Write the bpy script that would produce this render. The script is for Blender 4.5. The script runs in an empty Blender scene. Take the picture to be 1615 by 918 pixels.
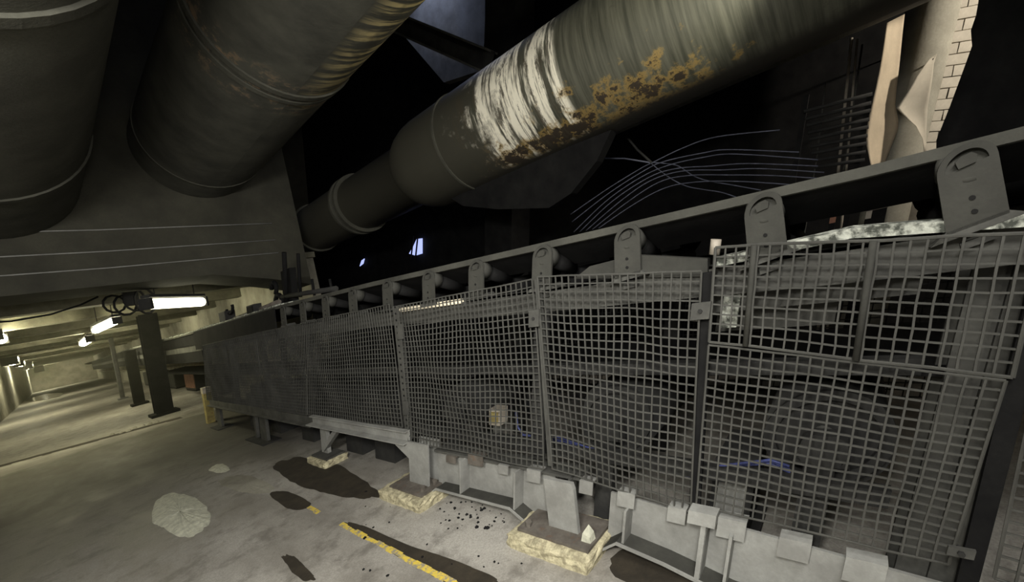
import bpy, math, random
from mathutils import Vector, Matrix

random.seed(7)
C = bpy.context.scene.collection
sc = bpy.context.scene

# ------------------------------------------------------------------ frame of the place
ALPHA = math.radians(16.4697)            # the whole gallery runs downhill at this angle
TA, CA, SA = math.tan(ALPHA), math.cos(ALPHA), math.sin(ALPHA)
EYE = Vector((0, 0, 1.6))
MR = Matrix(((0.63929342, -0.15439108, 0.75330426),
             (-0.76879938, -0.14853013, 0.62200187),
             (0.01585684, -0.97678155, -0.2136501)))   # columns: image right, image down, view axis


def V3(x, y, n):
    """x across, y along (level run), n height above the sloping floor"""
    return Vector((x, y, n - TA * y))


def IN(x, u, m):
    """x across, u along the slope, m square to the slope from eye height"""
    return Vector((x, u * CA + m * SA, 1.6 - u * SA + m * CA))


def wall_pt(px, py, X):
    """point of the upright plane at depth X seen at a photo position, as (y, n)"""
    d = MR @ Vector((px - 807.5, py - 459.0, 640.0))
    t = X / d.x
    return d.y * t, d.z * t + 1.6 + TA * d.y * t


def floor_pt(px, py):
    d = MR @ Vector((px - 807.5, py - 459.0, 640.0))
    t = -1.6 / (d.z + TA * d.y)
    return d.x * t, d.y * t


# ------------------------------------------------------------------ camera
cam_d = bpy.data.cameras.new('camera')
cam = bpy.data.objects.new('camera', cam_d)
C.objects.link(cam)
cam_d.sensor_width = 36.0
cam_d.lens = 36.0 * 640.0 / 1615.0
cam_d.clip_start = 0.02
cam_d.clip_end = 300
rot = Matrix((MR.col[0], -MR.col[1], -MR.col[2])).transposed()
cam.matrix_world = Matrix.Translation(EYE) @ rot.to_4x4()
sc.camera = cam

# ------------------------------------------------------------------ world, lights, exposure
w = bpy.data.worlds.new('world')
sc.world = w
w.use_nodes = True
w.node_tree.nodes['Background'].inputs[0].default_value = (0.75, 0.8, 0.9, 1)
w.node_tree.nodes['Background'].inputs[1].default_value = 0.02
sc.view_settings.view_transform = 'Standard'
sc.view_settings.look = 'None'
sc.view_settings.exposure = 0.0
sc.view_settings.gamma = 1.0
sc.view_settings.use_curve_mapping = False


def light(name, kind, loc, target, power, col, size=0.3, size_y=None, spot=None, blend=0.5):
    d = bpy.data.lights.new(name, kind)
    d.energy = power
    d.color = col
    if kind == 'AREA':
        d.size = size
        if size_y:
            d.shape = 'RECTANGLE'
            d.size_y = size_y
    else:
        d.shadow_soft_size = size
    if kind == 'SPOT':
        d.spot_size = math.radians(spot)
        d.spot_blend = blend
    o = bpy.data.objects.new(name, d)
    C.objects.link(o)
    o.location = loc
    o.rotation_euler = (Vector(target) - Vector(loc)).to_track_quat('-Z', 'Y').to_euler()
    return o


WARM = (1.0, 0.93, 0.72)
light('work_lamp', 'AREA', V3(0.3, -0.3, 2.8), V3(1.15, 1.3, 0.1), 50, (1.0, 0.965, 0.91), 1.2, 0.25)
light('near_floor_fill', 'SPOT', V3(0.0, -0.15, 1.9), V3(0.4, 2.3, 0.0), 185, (1.0, 0.97, 0.91), 0.12, spot=135, blend=1.0)  # added fill beside the camera, brightens the near floor
light('aisle_fill', 'AREA', V3(-1.0, 0.2, 2.5), V3(-0.2, 4.2, 0.1), 158, (1.0, 0.97, 0.9), 1.2, 0.2)  # added unseen fill that lifts the left floor and far guards
light('pipe_flood', 'SPOT', IN(2.45, -0.1, 1.45), IN(3.4, 2.1, 1.8), 74, (1.0, 0.95, 0.78), 0.06, spot=88, blend=0.5)
light('yard_lamp', 'SPOT', V3(5.0, -2.3, 3.3), V3(6.1, -0.38, 2.7), 310, (1.0, 0.9, 0.76), 0.08, spot=76, blend=0.3)
light('skylight', 'AREA', V3(5.2, 6.5, 7.6), V3(5.2, 6.5, 2), 14, (0.5, 0.6, 1.0), 1.2)

# ------------------------------------------------------------------ materials
MATS = {}


def nodes_of(name):
    m = bpy.data.materials.new(name)
    m.use_nodes = True
    nt = m.node_tree
    return m, nt, nt.nodes['Principled BSDF']


def N(nt, t, **kw):
    n = nt.nodes.new(t)
    for k, v in kw.items():
        setattr(n, k, v)
    return n


def mix(nt, fac, a, b, mode='MIX'):
    n = N(nt, 'ShaderNodeMixRGB', blend_type=mode)
    for i, v in ((0, fac), (1, a), (2, b)):
        if isinstance(v, (int, float)):
            n.inputs[i].default_value = v
        elif isinstance(v, tuple):
            n.inputs[i].default_value = (v[0], v[1], v[2], 1)
        else:
            nt.links.new(v, n.inputs[i])
    return n.outputs[0]


def ramp(nt, src, lo, hi, a=0.0, b=1.0):
    n = N(nt, 'ShaderNodeMapRange')
    n.inputs[1].default_value = lo
    n.inputs[2].default_value = hi
    n.inputs[3].default_value = a
    n.inputs[4].default_value = b
    nt.links.new(src, n.inputs[0])
    return n.outputs[0]


def noise(nt, vec, scale, detail=4, rough=0.6):
    n = N(nt, 'ShaderNodeTexNoise')
    n.inputs['Scale'].default_value = scale
    n.inputs['Detail'].default_value = detail
    n.inputs['Roughness'].default_value = rough
    if vec is not None:
        nt.links.new(vec, n.inputs['Vector'])
    return n.outputs['Fac']


def objco(nt, scale=None):
    tc = N(nt, 'ShaderNodeTexCoord')
    if scale is None:
        return tc.outputs['Object']
    mp = N(nt, 'ShaderNodeMapping')
    mp.inputs['Scale'].default_value = scale
    nt.links.new(tc.outputs['Object'], mp.inputs['Vector'])
    return mp.outputs[0]


def bump(nt, bs, h, strength, dist=0.01):
    b = N(nt, 'ShaderNodeBump')
    b.inputs['Strength'].default_value = strength
    b.inputs['Distance'].default_value = dist
    nt.links.new(h, b.inputs['Height'])
    nt.links.new(b.outputs[0], bs.inputs['Normal'])


def dusty(name, light_c, dark_c, scale=6.0, rough=0.85, lo=0.35, hi=0.65, fine=60.0, bs_=0.25, rust=None, metal=0.0):
    m, nt, bs = nodes_of(name)
    co = objco(nt)
    f = ramp(nt, noise(nt, co, scale, 6, 0.65), lo, hi)
    col = mix(nt, f, dark_c, light_c)
    fn = noise(nt, co, fine, 3)
    col = mix(nt, ramp(nt, fn, 0.3, 0.7, 0.0, 0.35), col, dark_c)
    if rust:
        rf = ramp(nt, noise(nt, co, scale * 1.7, 5, 0.7), 0.58, 0.68, 0, 0.8)
        col = mix(nt, rf, col, rust)
    nt.links.new(col, bs.inputs['Base Color'])
    bs.inputs['Roughness'].default_value = rough
    bs.inputs['Metallic'].default_value = metal
    bs.inputs['Specular IOR Level'].default_value = 0.25
    bump(nt, bs, fn, bs_, 0.004)
    MATS[name] = m
    return m


def emit(name, col, strength):
    m, nt, bs = nodes_of(name)
    bs.inputs['Base Color'].default_value = (*col, 1)
    bs.inputs['Emission Color'].default_value = (*col, 1)
    bs.inputs['Emission Strength'].default_value = strength
    MATS[name] = m
    return m


STEEL = dusty('dusty_steel', (0.1, 0.1, 0.09), (0.05, 0.05, 0.046), 5)
STEEL_L = dusty('pale_dusty_steel', (0.34, 0.345, 0.325), (0.2, 0.2, 0.188), 4)
WIRE = dusty('mesh_wire', (0.085, 0.085, 0.077), (0.05, 0.05, 0.045), 4, bs_=0.1)
DARK = dusty('grimy_steel', (0.045, 0.045, 0.042), (0.02, 0.02, 0.02), 4)
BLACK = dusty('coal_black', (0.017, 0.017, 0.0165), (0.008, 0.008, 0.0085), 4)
BLACK.node_tree.nodes['Principled BSDF'].inputs['Specular IOR Level'].default_value = 0.08
RUBBER = dusty('belt_rubber', (0.075, 0.075, 0.064), (0.042, 0.042, 0.036), 3)
BRACKET = dusty('bracket_steel', (0.054, 0.054, 0.047), (0.034, 0.034, 0.03), 7)
RUSTY = dusty('rusty_steel', (0.16, 0.145, 0.125), (0.08, 0.07, 0.06), 9, rust=(0.13, 0.085, 0.06))
CRUST = dusty('dust_crust', (0.55, 0.57, 0.5), (0.06, 0.065, 0.055), 22, lo=0.42, hi=0.58, bs_=0.8)
BLOCK = dusty('foundation_concrete', (0.6, 0.55, 0.37), (0.3, 0.27, 0.18), 26, bs_=1.0, fine=70, lo=.4, hi=.58)
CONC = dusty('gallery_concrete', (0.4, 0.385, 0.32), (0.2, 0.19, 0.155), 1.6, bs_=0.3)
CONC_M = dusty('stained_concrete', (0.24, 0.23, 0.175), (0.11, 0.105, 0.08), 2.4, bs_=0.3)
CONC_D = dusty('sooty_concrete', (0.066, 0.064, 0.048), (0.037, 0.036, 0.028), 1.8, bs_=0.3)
YELLOW = dusty('yellow_paint', (0.75, 0.56, 0.06), (0.3, 0.27, 0.2), 34, lo=.42, hi=.52)
YPOST = dusty('faded_yellow_paint', (0.42, 0.36, 0.12), (0.2, 0.16, 0.07), 9, rust=(0.25, 0.1, 0.05))
WET = dusty('wet_dirt', (0.052, 0.043, 0.03), (0.028, 0.024, 0.018), 8, rough=0.8, bs_=0.4)
RUBBLE = dusty('cement_rubble', (0.7, 0.7, 0.56), (0.42, 0.42, 0.34), 20, bs_=0.9, fine=60)
PAPER = dusty('torn_sheet', (0.62, 0.52, 0.38), (0.45, 0.38, 0.28), 3, bs_=0.1)
PAPER_G = dusty('grey_sheet', (0.5, 0.46, 0.38), (0.38, 0.35, 0.29), 3, bs_=0.1)
BRICK = dusty('pale_brick', (0.72, 0.67, 0.57), (0.55, 0.51, 0.43), 8, bs_=0.3)
MORTAR = dusty('mortar', (0.2, 0.18, 0.15), (0.12, 0.11, 0.09), 10)
CABLE = dusty('pale_cable', (0.15, 0.16, 0.22), (0.07, 0.075, 0.1), 10, rough=0.5)
BLUE = dusty('blue_hose', (0.08, 0.1, 0.3), (0.05, 0.06, 0.15), 8, rough=0.4)
PALE = dusty('pale_conduit', (0.55, 0.5, 0.42), (0.25, 0.22, 0.18), 5, rough=0.5)
REDW = dusty('red_lead_paint', (0.4, 0.2, 0.13), (0.2, 0.1, 0.07), 8)
TUBE = emit('fluorescent_tube', (1.0, 0.95, 0.68), 5.5)
TUBE_F = emit('far_fluorescent_tube', (1.0, 0.94, 0.62), 52)
SKYM = emit('daylight', (0.45, 0.52, 1.0), 1.1)
MURKY = dusty('sooty_pipe', (0.095, 0.094, 0.075), (0.052, 0.051, 0.041), 2.2, bs_=0.5)


def mat_floor():
    m, nt, bs = nodes_of('concrete_floor')
    co = objco(nt)
    st = objco(nt, (1.0, 0.35, 1.0))
    a = ramp(nt, noise(nt, st, 1.3, 6, 0.65), 0.38, 0.60)
    col = mix(nt, a, (0.25, 0.235, 0.208), (0.46, 0.442, 0.4))
    b = ramp(nt, noise(nt, co, 5.0, 6, 0.7), 0.5, 0.66, 0, 0.6)
    col = mix(nt, b, col, (0.115, 0.105, 0.09))
    g = noise(nt, co, 90.0, 2)
    col = mix(nt, ramp(nt, g, 0.35, 0.7, 0, 0.4), col, (0.15, 0.14, 0.12))
    # trodden, dirtier lane away from the conveyor
    sx = N(nt, 'ShaderNodeSeparateXYZ')
    nt.links.new(co, sx.inputs[0])
    lane = N(nt, 'ShaderNodeMath', operation='ADD')
    nt.links.new(sx.outputs[0], lane.inputs[0])
    nt.links.new(ramp(nt, noise(nt, co, 1.1, 4), 0, 1, -0.5, 0.5), lane.inputs[1])
    dirt = ramp(nt, lane.outputs[0], 0.2, 1.1, 0.15, 0.0)
    # coal dirt before the gallery mouth, deepened to stand in for weaker lamplight
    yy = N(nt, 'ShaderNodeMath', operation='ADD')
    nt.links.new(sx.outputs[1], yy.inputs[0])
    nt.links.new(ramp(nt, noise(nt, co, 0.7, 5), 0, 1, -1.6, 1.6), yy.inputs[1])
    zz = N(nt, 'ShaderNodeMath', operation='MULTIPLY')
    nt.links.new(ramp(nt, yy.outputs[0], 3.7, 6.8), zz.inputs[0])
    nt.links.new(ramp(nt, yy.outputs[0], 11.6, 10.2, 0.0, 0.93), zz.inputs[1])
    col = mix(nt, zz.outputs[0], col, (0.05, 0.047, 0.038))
    col = mix(nt, dirt, col, (0.10, 0.093, 0.08))
    nt.links.new(col, bs.inputs['Base Color'])
    nt.links.new(ramp(nt, a, 0, 1, 0.55, 0.8), bs.inputs['Roughness'])
    bs.inputs['Specular IOR Level'].default_value = 0.3
    bump(nt, bs, mix(nt, 0.5, g, noise(nt, co, 14, 5)), 0.35, 0.01)
    return m


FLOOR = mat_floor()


def uvco(nt, sx, sy, ox=0.0):
    tc = N(nt, 'ShaderNodeTexCoord')
    mp = N(nt, 'ShaderNodeMapping')
    mp.inputs['Scale'].default_value = (sx, sy, 1)
    mp.inputs['Location'].default_value = (ox, 0, 0)
    nt.links.new(tc.outputs['UV'], mp.inputs['Vector'])
    return mp.outputs[0], tc.outputs['UV']


def mat_streaked():
    """paint of the conveyor-side main: grey green, white lime runs between two seams, rust along the belly, soot further on.
    UV: x = metres along the pipe, y = fraction round it (0 at the belly)"""
    m, nt, bs = nodes_of('streaked_pipe_paint')
    fine, uv = uvco(nt, 26, 5.0)
    sep = N(nt, 'ShaderNodeSeparateXYZ')
    nt.links.new(uv, sep.inputs[0])
    u, v = sep.outputs[0], sep.outputs[1]
    co2, _ = uvco(nt, 1.0, 3.6)
    co3, _ = uvco(nt, 9, 4.0, 3.3)
    base = mix(nt, ramp(nt, noise(nt, fine, 1.0, 4, 0.6), 0.35, 0.65), (0.045, 0.047, 0.034), (0.115, 0.115, 0.086))
    # white runs
    band = N(nt, 'ShaderNodeMath', operation='MULTIPLY')
    nt.links.new(ramp(nt, u, 1.66, 1.70), band.inputs[0])
    nt.links.new(ramp(nt, u, 3.25, 2.75), band.inputs[1])
    run = ramp(nt, noise(nt, co3, 1.0, 5, 0.6), 0.42, 0.50)
    lime = N(nt, 'ShaderNodeMath', operation='MULTIPLY')
    nt.links.new(band.outputs[0], lime.inputs[0])
    nt.links.new(run, lime.inputs[1])
    col = mix(nt, lime.outputs[0], base, (0.92, 0.88, 0.74))
    # dark drips
    drip = ramp(nt, noise(nt, fine, 1.0, 5, 0.7), 0.53, 0.60, 0, 0.9)
    drip2 = N(nt, 'ShaderNodeMath', operation='MULTIPLY')
    nt.links.new(drip, drip2.inputs[0])
    nt.links.new(band.outputs[0], drip2.inputs[1])
    col = mix(nt, drip2.outputs[0], col, (0.06, 0.055, 0.04))
    # rust and flaking near the belly
    patch = noise(nt, co2, 5.0, 7, 0.72)
    low = ramp(nt, v, 0.24, 0.10, -0.12, 0.15)
    add = N(nt, 'ShaderNodeMath', operation='ADD')
    nt.links.new(patch, add.inputs[0])
    nt.links.new(low, add.inputs[1])
    zone = N(nt, 'ShaderNodeMath', operation='ADD')
    nt.links.new(add.outputs[0], zone.inputs[0])
    nt.links.new(ramp(nt, u, 0.3, 0.9, -0.2, 0.0), zone.inputs[1])
    col = mix(nt, ramp(nt, zone.outputs[0], 0.56, 0.65, 0, 0.85), col, (0.34, 0.23, 0.07))
    col = mix(nt, ramp(nt, zone.outputs[0], 0.64, 0.68), col, (0.045, 0.035, 0.025))
    shade = N(nt, 'ShaderNodeMath', operation='ADD')  # soot towards the near end of the pipe
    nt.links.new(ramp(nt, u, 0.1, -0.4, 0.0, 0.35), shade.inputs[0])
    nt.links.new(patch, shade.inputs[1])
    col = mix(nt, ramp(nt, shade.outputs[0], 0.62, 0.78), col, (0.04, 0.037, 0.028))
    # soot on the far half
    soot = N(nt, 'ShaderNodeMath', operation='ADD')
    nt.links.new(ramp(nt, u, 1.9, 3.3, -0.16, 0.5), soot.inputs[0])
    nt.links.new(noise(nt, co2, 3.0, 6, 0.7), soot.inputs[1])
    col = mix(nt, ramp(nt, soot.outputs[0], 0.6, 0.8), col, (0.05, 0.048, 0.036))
    grime = N(nt, 'ShaderNodeMath', operation='MULTIPLY')
    nt.links.new(band.outputs[0], grime.inputs[0])
    co5, _ = uvco(nt, 3.2, 2.6, 1.7)
    nt.links.new(ramp(nt, noise(nt, co5, 2.2, 8, 0.78), 0.53, 0.58, 0, 0.9), grime.inputs[1])
    col = mix(nt, grime.outputs[0], col, (0.06, 0.052, 0.035))
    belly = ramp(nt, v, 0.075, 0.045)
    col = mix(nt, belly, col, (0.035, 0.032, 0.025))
    nt.links.new(col, bs.inputs['Base Color'])
    bs.inputs['Roughness'].default_value = 0.55
    bump(nt, bs, add.outputs[0], 0.3, 0.01)
    return m


STREAK = mat_streaked()


def mat_overhead():
    """sooty overhead mains with ochre runs on the near flank. UV as above"""
    m, nt, bs = nodes_of('sooty_main_paint')
    fine, uv = uvco(nt, 14, 3.0)
    sep = N(nt, 'ShaderNodeSeparateXYZ')
    nt.links.new(uv, sep.inputs[0])
    u, v = sep.outputs[0], sep.outputs[1]
    co2, _ = uvco(nt, 1.2, 4.0)
    col = mix(nt, ramp(nt, noise(nt, co2, 3, 6), 0.35, 0.65), (0.042, 0.042, 0.034), (0.08, 0.079, 0.063))
    run = ramp(nt, noise(nt, fine, 1.0, 5, 0.65), 0.46, 0.56)
    k = N(nt, 'ShaderNodeMath', operation='MULTIPLY')
    nt.links.new(run, k.inputs[0])
    k2 = N(nt, 'ShaderNodeMath', operation='MULTIPLY')
    nt.links.new(ramp(nt, u, 4.1, 2.6), k2.inputs[0])
    k3 = N(nt, 'ShaderNodeMath', operation='MULTIPLY')
    nt.links.new(ramp(nt, v, 0.80, 0.87), k3.inputs[0])
    nt.links.new(ramp(nt, v, 1.0, 0.955), k3.inputs[1])
    nt.links.new(k3.outputs[0], k2.inputs[1])
    k4 = N(nt, 'ShaderNodeMath', operation='MULTIPLY')
    nt.links.new(k2.outputs[0], k4.inputs[0])
    nt.links.new(ramp(nt, noise(nt, co2, 2.3, 3), 0.34, 0.46), k4.inputs[1])
    nt.links.new(k4.outputs[0], k.inputs[1])
    col = mix(nt, k.outputs[0], col, (0.6, 0.5, 0.25))
    sm = N(nt, 'ShaderNodeMath', operation='MULTIPLY')
    nt.links.new(ramp(nt, u, 4.0, 3.7), sm.inputs[0])
    nt.links.new(ramp(nt, u, 3.3, 3.62), sm.inputs[1])
    sc_ = N(nt, 'ShaderNodeMath', operation='MULTIPLY')
    nt.links.new(sm.outputs[0], sc_.inputs[0])
    nt.links.new(ramp(nt, noise(nt, co2, 6, 6, 0.75), 0.52, 0.6), sc_.inputs[1])
    col = mix(nt, sc_.outputs[0], col, (0.25, 0.17, 0.1))
    nt.links.new(col, bs.inputs['Base Color'])
    bs.inputs['Roughness'].default_value = 0.7
    bump(nt, bs, noise(nt, co2, 12, 5), 0.4, 0.01)
    return m


OVERHEAD = mat_overhead()


# ------------------------------------------------------------------ mesh helpers
class MB:
    def __init__(s):
        s.v, s.f, s.uv = [], [], None

    def quad(s, *p):
        i = len(s.v)
        s.v += [Vector(q) for q in p]
        s.f.append(tuple(range(i, i + len(p))))

    def hexa(s, a, b):
        """a: four corners of one face, b: the matching corners of the opposite face"""
        i = len(s.v)
        s.v += [Vector(q) for q in a] + [Vector(q) for q in b]
        s.f += [(i + 3, i + 2, i + 1, i), (i + 4, i + 5, i + 6, i + 7)]
        for k in range(4):
            j = (k + 1) % 4
            s.f.append((i + k, i + j, i + 4 + j, i + 4 + k))

    def box(s, x0, x1, y0, y1, n0, n1):
        """box in slope coordinates"""
        s.hexa([V3(x0, y0, n0), V3(x1, y0, n0), V3(x1, y1, n0), V3(x0, y1, n0)],
               [V3(x0, y0, n1), V3(x1, y0, n1), V3(x1, y1, n1), V3(x0, y1, n1)])

    def ibox(s, x0, x1, u0, u1, m0, m1):
        s.hexa([IN(x0, u0, m0), IN(x1, u0, m0), IN(x1, u1, m0), IN(x0, u1, m0)],
               [IN(x0, u0, m1), IN(x1, u0, m1), IN(x1, u1, m1), IN(x0, u1, m1)])

    def prism(s, pts, d):
        """polygon pts pushed by vector d"""
        i, k = len(s.v), len(pts)
        d = Vector(d)
        s.v += [Vector(p) for p in pts] + [Vector(p) + d for p in pts]
        s.f += [tuple(range(i + k - 1, i - 1, -1)), tuple(range(i + k, i + 2 * k))]
        for a in range(k):
            b = (a + 1) % k
            s.f.append((i + a, i + b, i + k + b, i + k + a))

    def plate(s, x0, x1, yn):
        """upright plate: outline in (y, n), between depths x0 and x1"""
        s.prism([V3(x0, y, n) for y, n in yn], (x1 - x0, 0, 0))

    def bar(s, p, q, wx, wy):
        """square bar from p to q"""
        p, q = Vector(p), Vector(q)
        t = (q - p).normalized()
        a = t.cross(Vector((1, 0, 0)))
        if a.length < 0.1:
            a = t.cross(Vector((0, 0, 1)))
        a.normalize()
        b = a.cross(t)
        a, b = a * wy / 2, b * wx / 2
        s.hexa([p - a - b, p + a - b, p + a + b, p - a + b], [q - a - b, q + a - b, q + a + b, q - a + b])

    def tube(s, pts, r, seg=8, cap=True):
        pts = [Vector(p) for p in pts]
        i0 = len(s.v)
        t = (pts[1] - pts[0]).normalized()
        a = t.cross(Vector((0.3, 0.2, 0.9)))
        if a.length < 0.05:
            a = t.cross(Vector((1, 0, 0)))
        a.normalize()
        for k, p in enumerate(pts):
            if 0 < k < len(pts) - 1:
                t = (pts[k + 1] - pts[k - 1]).normalized()
            elif k:
                t = (pts[k] - pts[k - 1]).normalized()
            a = (a - t * a.dot(t)).normalized()
            b = t.cross(a)
            rr = r[k] if isinstance(r, (list, tuple)) else r
            for j in range(seg):
                an = 2 * math.pi * j / seg
                s.v.append(p + (a * math.cos(an) + b * math.sin(an)) * rr)
        for k in range(len(pts) - 1):
            for j in range(seg):
                j2 = (j + 1) % seg
                s.f.append((i0 + k * seg + j, i0 + k * seg + j2, i0 + (k + 1) * seg + j2, i0 + (k + 1) * seg + j))
        if cap:
            s.f.append(tuple(i0 + j for j in reversed(range(seg))))
            s.f.append(tuple(i0 + (len(pts) - 1) * seg + j for j in range(seg)))

    def build(s, name, mat, parent=None, loc=None, smooth=False):
        o_ = Vector(loc) if loc is not None else (parent['_loc'] and Vector(parent['_loc']) if parent is not None else Vector((0, 0, 0)))
        me = bpy.data.meshes.new(name)
        me.from_pydata([tuple(v - o_) for v in s.v], [], s.f)
        if s.uv:
            ul = me.uv_layers.new(name='UVMap')
            for lp in me.loops:
                ul.data[lp.index].uv = s.uv[lp.index]
        me.materials.append(mat)
        me.update()
        if smooth:
            for p in me.polygons:
                p.use_smooth = len(p.vertices) <= 4
        o = bpy.data.objects.new(name, me)
        C.objects.link(o)
        if parent is not None:
            o.parent = parent
        else:
            o.location = o_
        return o


def tag(o, label, cat, group=None, kind=None):
    if label:
        o['label'] = label
    if cat:
        o['category'] = cat
    if group:
        o['group'] = group
    if kind:
        o['kind'] = kind
    return o


def thing(name, label, cat, loc, group=None):
    o = bpy.data.objects.new(name, None)
    C.objects.link(o)
    o.empty_display_size = 0.1
    o.location = loc
    o['_loc'] = tuple(loc)
    return tag(o, label, cat, group)


def struct(name, mb, mat, loc=(0, 0, 0), smooth=False):
    o = mb.build(name, mat, None, loc, smooth)
    o['kind'] = 'structure'
    o['_loc'] = tuple(loc)
    return o


def dup(root, shift, label, group):
    """copy of a thing with copies of its parts and sub-parts"""
    r = root.copy()
    C.objects.link(r)
    r.location = root.location + Vector(shift)
    r['label'] = label
    r['group'] = group
    for ch in list(root.children):
        c = ch.copy()
        C.objects.link(c)
        c.parent = r
        for g in list(ch.children):
            d = g.copy()
            C.objects.link(d)
            d.parent = c
    return r


def wob(a, b, s=0.0):
    return math.sin(a * 2.1 + s) * math.cos(b * 1.7 + 1.3 * s) + 0.5 * math.sin(a * 4.3 - b * 3.1 + 2 * s)


def sub(o, p):
    """mark child p of thing o as parent for sub-parts"""
    p['_loc'] = o['_loc']
    return p


# ------------------------------------------------------------------ the setting
b = MB()
ny = 60
for i in range(ny):
    y0, y1 = -6 + i * 1.4, -6 + (i + 1) * 1.4
    b.box(-1.8, 6.7, y0, y1, -0.25, 0.0)
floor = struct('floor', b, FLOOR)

b = MB()
b.box(-1.95, -1.75, -5.5, 70, 0.0, 2.95)
struct('wall_left', b, CONC)
b = MB()
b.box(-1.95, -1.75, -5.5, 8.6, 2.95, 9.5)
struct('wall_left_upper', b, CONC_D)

b = MB()
b.ibox(3.3, 3.45, 7.7, 70, -1.53, 1.15)
struct('wall_right', b, CONC)

# low ceiling of the gallery with its downstand beams
b = MB()
b.ibox(-1.75, 3.45, 7.6, 70, 1.15, 1.25)
gal = struct('ceiling', b, CONC_M)
for k in range(12):
    u = 9.3 + k * 2.4
    b = MB()
    b.ibox(-1.75, 3.3, u, u + 0.28, 0.95, 1.15)
    b.build('beam', CONC_M, gal, (0, 0, 0))

# bulkhead over the mouth of the gallery, cut away at its conveyor end
b = MB()
prof = [(-1.75, 0.9), (1.62, 0.9), (2.35, 0.74), (2.9, 0.58), (2.9, 6.0), (-1.75, 6.0)]
b.prism([IN(x, 6.72, m) for x, m in prof], IN(0, 7.6, 0) - IN(0, 6.72, 0))
bulk = struct('wall_bulkhead', b, CONC_D)
for k, m_ in enumerate((1.12, 1.32, 1.58)):
    b = MB()
    b.tube([IN(-1.0 - 0.2 * k, 6.70, m_), IN(0.6, 6.70, m_ - 0.015), IN(2.5, 6.70, m_ + 0.01)], 0.008, 6)
    b.build('conduit', STEEL_L, bulk, (0, 0, 0), True)

# the tall chamber
b = MB()
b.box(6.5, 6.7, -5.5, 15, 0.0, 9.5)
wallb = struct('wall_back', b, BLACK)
b = MB()
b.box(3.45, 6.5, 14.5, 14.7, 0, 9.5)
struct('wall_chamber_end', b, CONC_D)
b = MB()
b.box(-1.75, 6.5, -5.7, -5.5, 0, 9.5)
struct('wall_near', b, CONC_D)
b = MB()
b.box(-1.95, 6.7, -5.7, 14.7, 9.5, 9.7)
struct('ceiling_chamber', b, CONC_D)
b = MB()
b.ibox(-1.75, 3.3, 69.5, 70, -1.53, 1.15)
struct('wall_gallery_end', b, CONC)

# pale brickwork on the back wall, brick by brick
b = MB()
b.box(6.44, 6.5, -1.62, -0.2, 1.2, 4.1)
mort = b.build('mortar_bed', MORTAR, wallb, (0, 0, 0))
bw, bh, gap = 0.19, 0.107, 0.009
brick_me = {}
z0, z1 = 1.75, 4.0
row = 0
z = z0
while z < z1:
    y = -1.6 + (0.095 if row % 2 else 0)
    while y < -0.42:
        jx = random.uniform(-0.006, 0.006)
        key = random.randrange(6)
        if key not in brick_me:
            q = MB()
            s_ = [random.uniform(-0.003, 0.003) for _ in range(8)]
            x0, x1 = -0.015, 0.03
            q.hexa([Vector((x0, gap / 2 + s_[0], gap / 2)), Vector((x1, gap / 2, gap / 2)), Vector((x1, bw - gap / 2, gap / 2)), Vector((x0, bw - gap / 2 + s_[1], gap / 2 + s_[2]))],
                   [Vector((x0, gap / 2 + s_[3], bh - gap / 2 + s_[4])), Vector((x1, gap / 2, bh - gap / 2)), Vector((x1, bw - gap / 2, bh - gap / 2)), Vector((x0, bw - gap / 2 + s_[5], bh - gap / 2))])
            ob = q.build('brick', BRICK, wallb, (0, 0, 0))
            brick_me[key] = ob.data
        else:
            ob = bpy.data.objects.new('brick', brick_me[key])
            C.objects.link(ob)
            ob.parent = wallb
        ob.location = (6.425 + jx, y, z + 0.23 * 1.0 - 0.0)
        y += bw
    z += bh
    row += 1


# ------------------------------------------------------------------ big mains overhead
def main_pipe(name, label, X, m, prof, mat, seg=48, group='large overhead mains'):
    """prof: (u, radius) rings. UV x = u, y = fraction of the turn from the belly"""
    o = thing(name, label, 'pipe', IN(X, prof[0][0], m), group)
    b = MB()
    i0 = 0
    uvv = []
    for (u, r) in prof:
        for j in range(seg + 1):
            a = 2 * math.pi * j / seg
            b.v.append(IN(X - math.sin(a) * r, u, m - math.cos(a) * r))
            uvv.append((u, j / seg))
    b.uv = []
    for k in range(len(prof) - 1):
        for j in range(seg):
            q = (k * (seg + 1) + j, k * (seg + 1) + j + 1, (k + 1) * (seg + 1) + j + 1, (k + 1) * (seg + 1) + j)
            b.f.append(q)
            b.uv += [uvv[t] for t in q]
    b.build('pipe_shell', mat, o, smooth=True)
    return o


def ring(o, X, m, u, r0, r1, wdt, mat, name='flange', seg=48):
    b = MB()
    pr = [(u, r0), (u, r1), (u + wdt, r1), (u + wdt, r0)]
    for (uu, r) in pr:
        for j in range(seg):
            a = 2 * math.pi * j / seg
            b.v.append(IN(X - math.sin(a) * r, uu, m - math.cos(a) * r))
    for k in range(4):
        k2 = (k + 1) % 4
        for j in range(seg):
            j2 = (j + 1) % seg
            b.f.append((k * seg + j, k * seg + j2, k2 * seg + j2, k2 * seg + j))
    return b.build(name, mat, o)


RX, RM = 3.62, 1.70
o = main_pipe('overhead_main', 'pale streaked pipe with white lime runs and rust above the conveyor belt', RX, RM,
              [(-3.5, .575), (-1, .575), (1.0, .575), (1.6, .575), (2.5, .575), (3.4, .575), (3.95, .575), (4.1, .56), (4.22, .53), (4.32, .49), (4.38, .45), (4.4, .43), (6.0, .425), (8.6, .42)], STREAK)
ring(o, RX, RM, 3.3, .575, .588, .03, MURKY, 'seam')
ring(o, RX, RM, 5.9, .42, .48, .06, MURKY)
ring(o, RX, RM, 6.05, .42, .48, .06, MURKY)
ring(o, RX, RM, 7.6, .42, .455, .05, MURKY)
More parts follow.
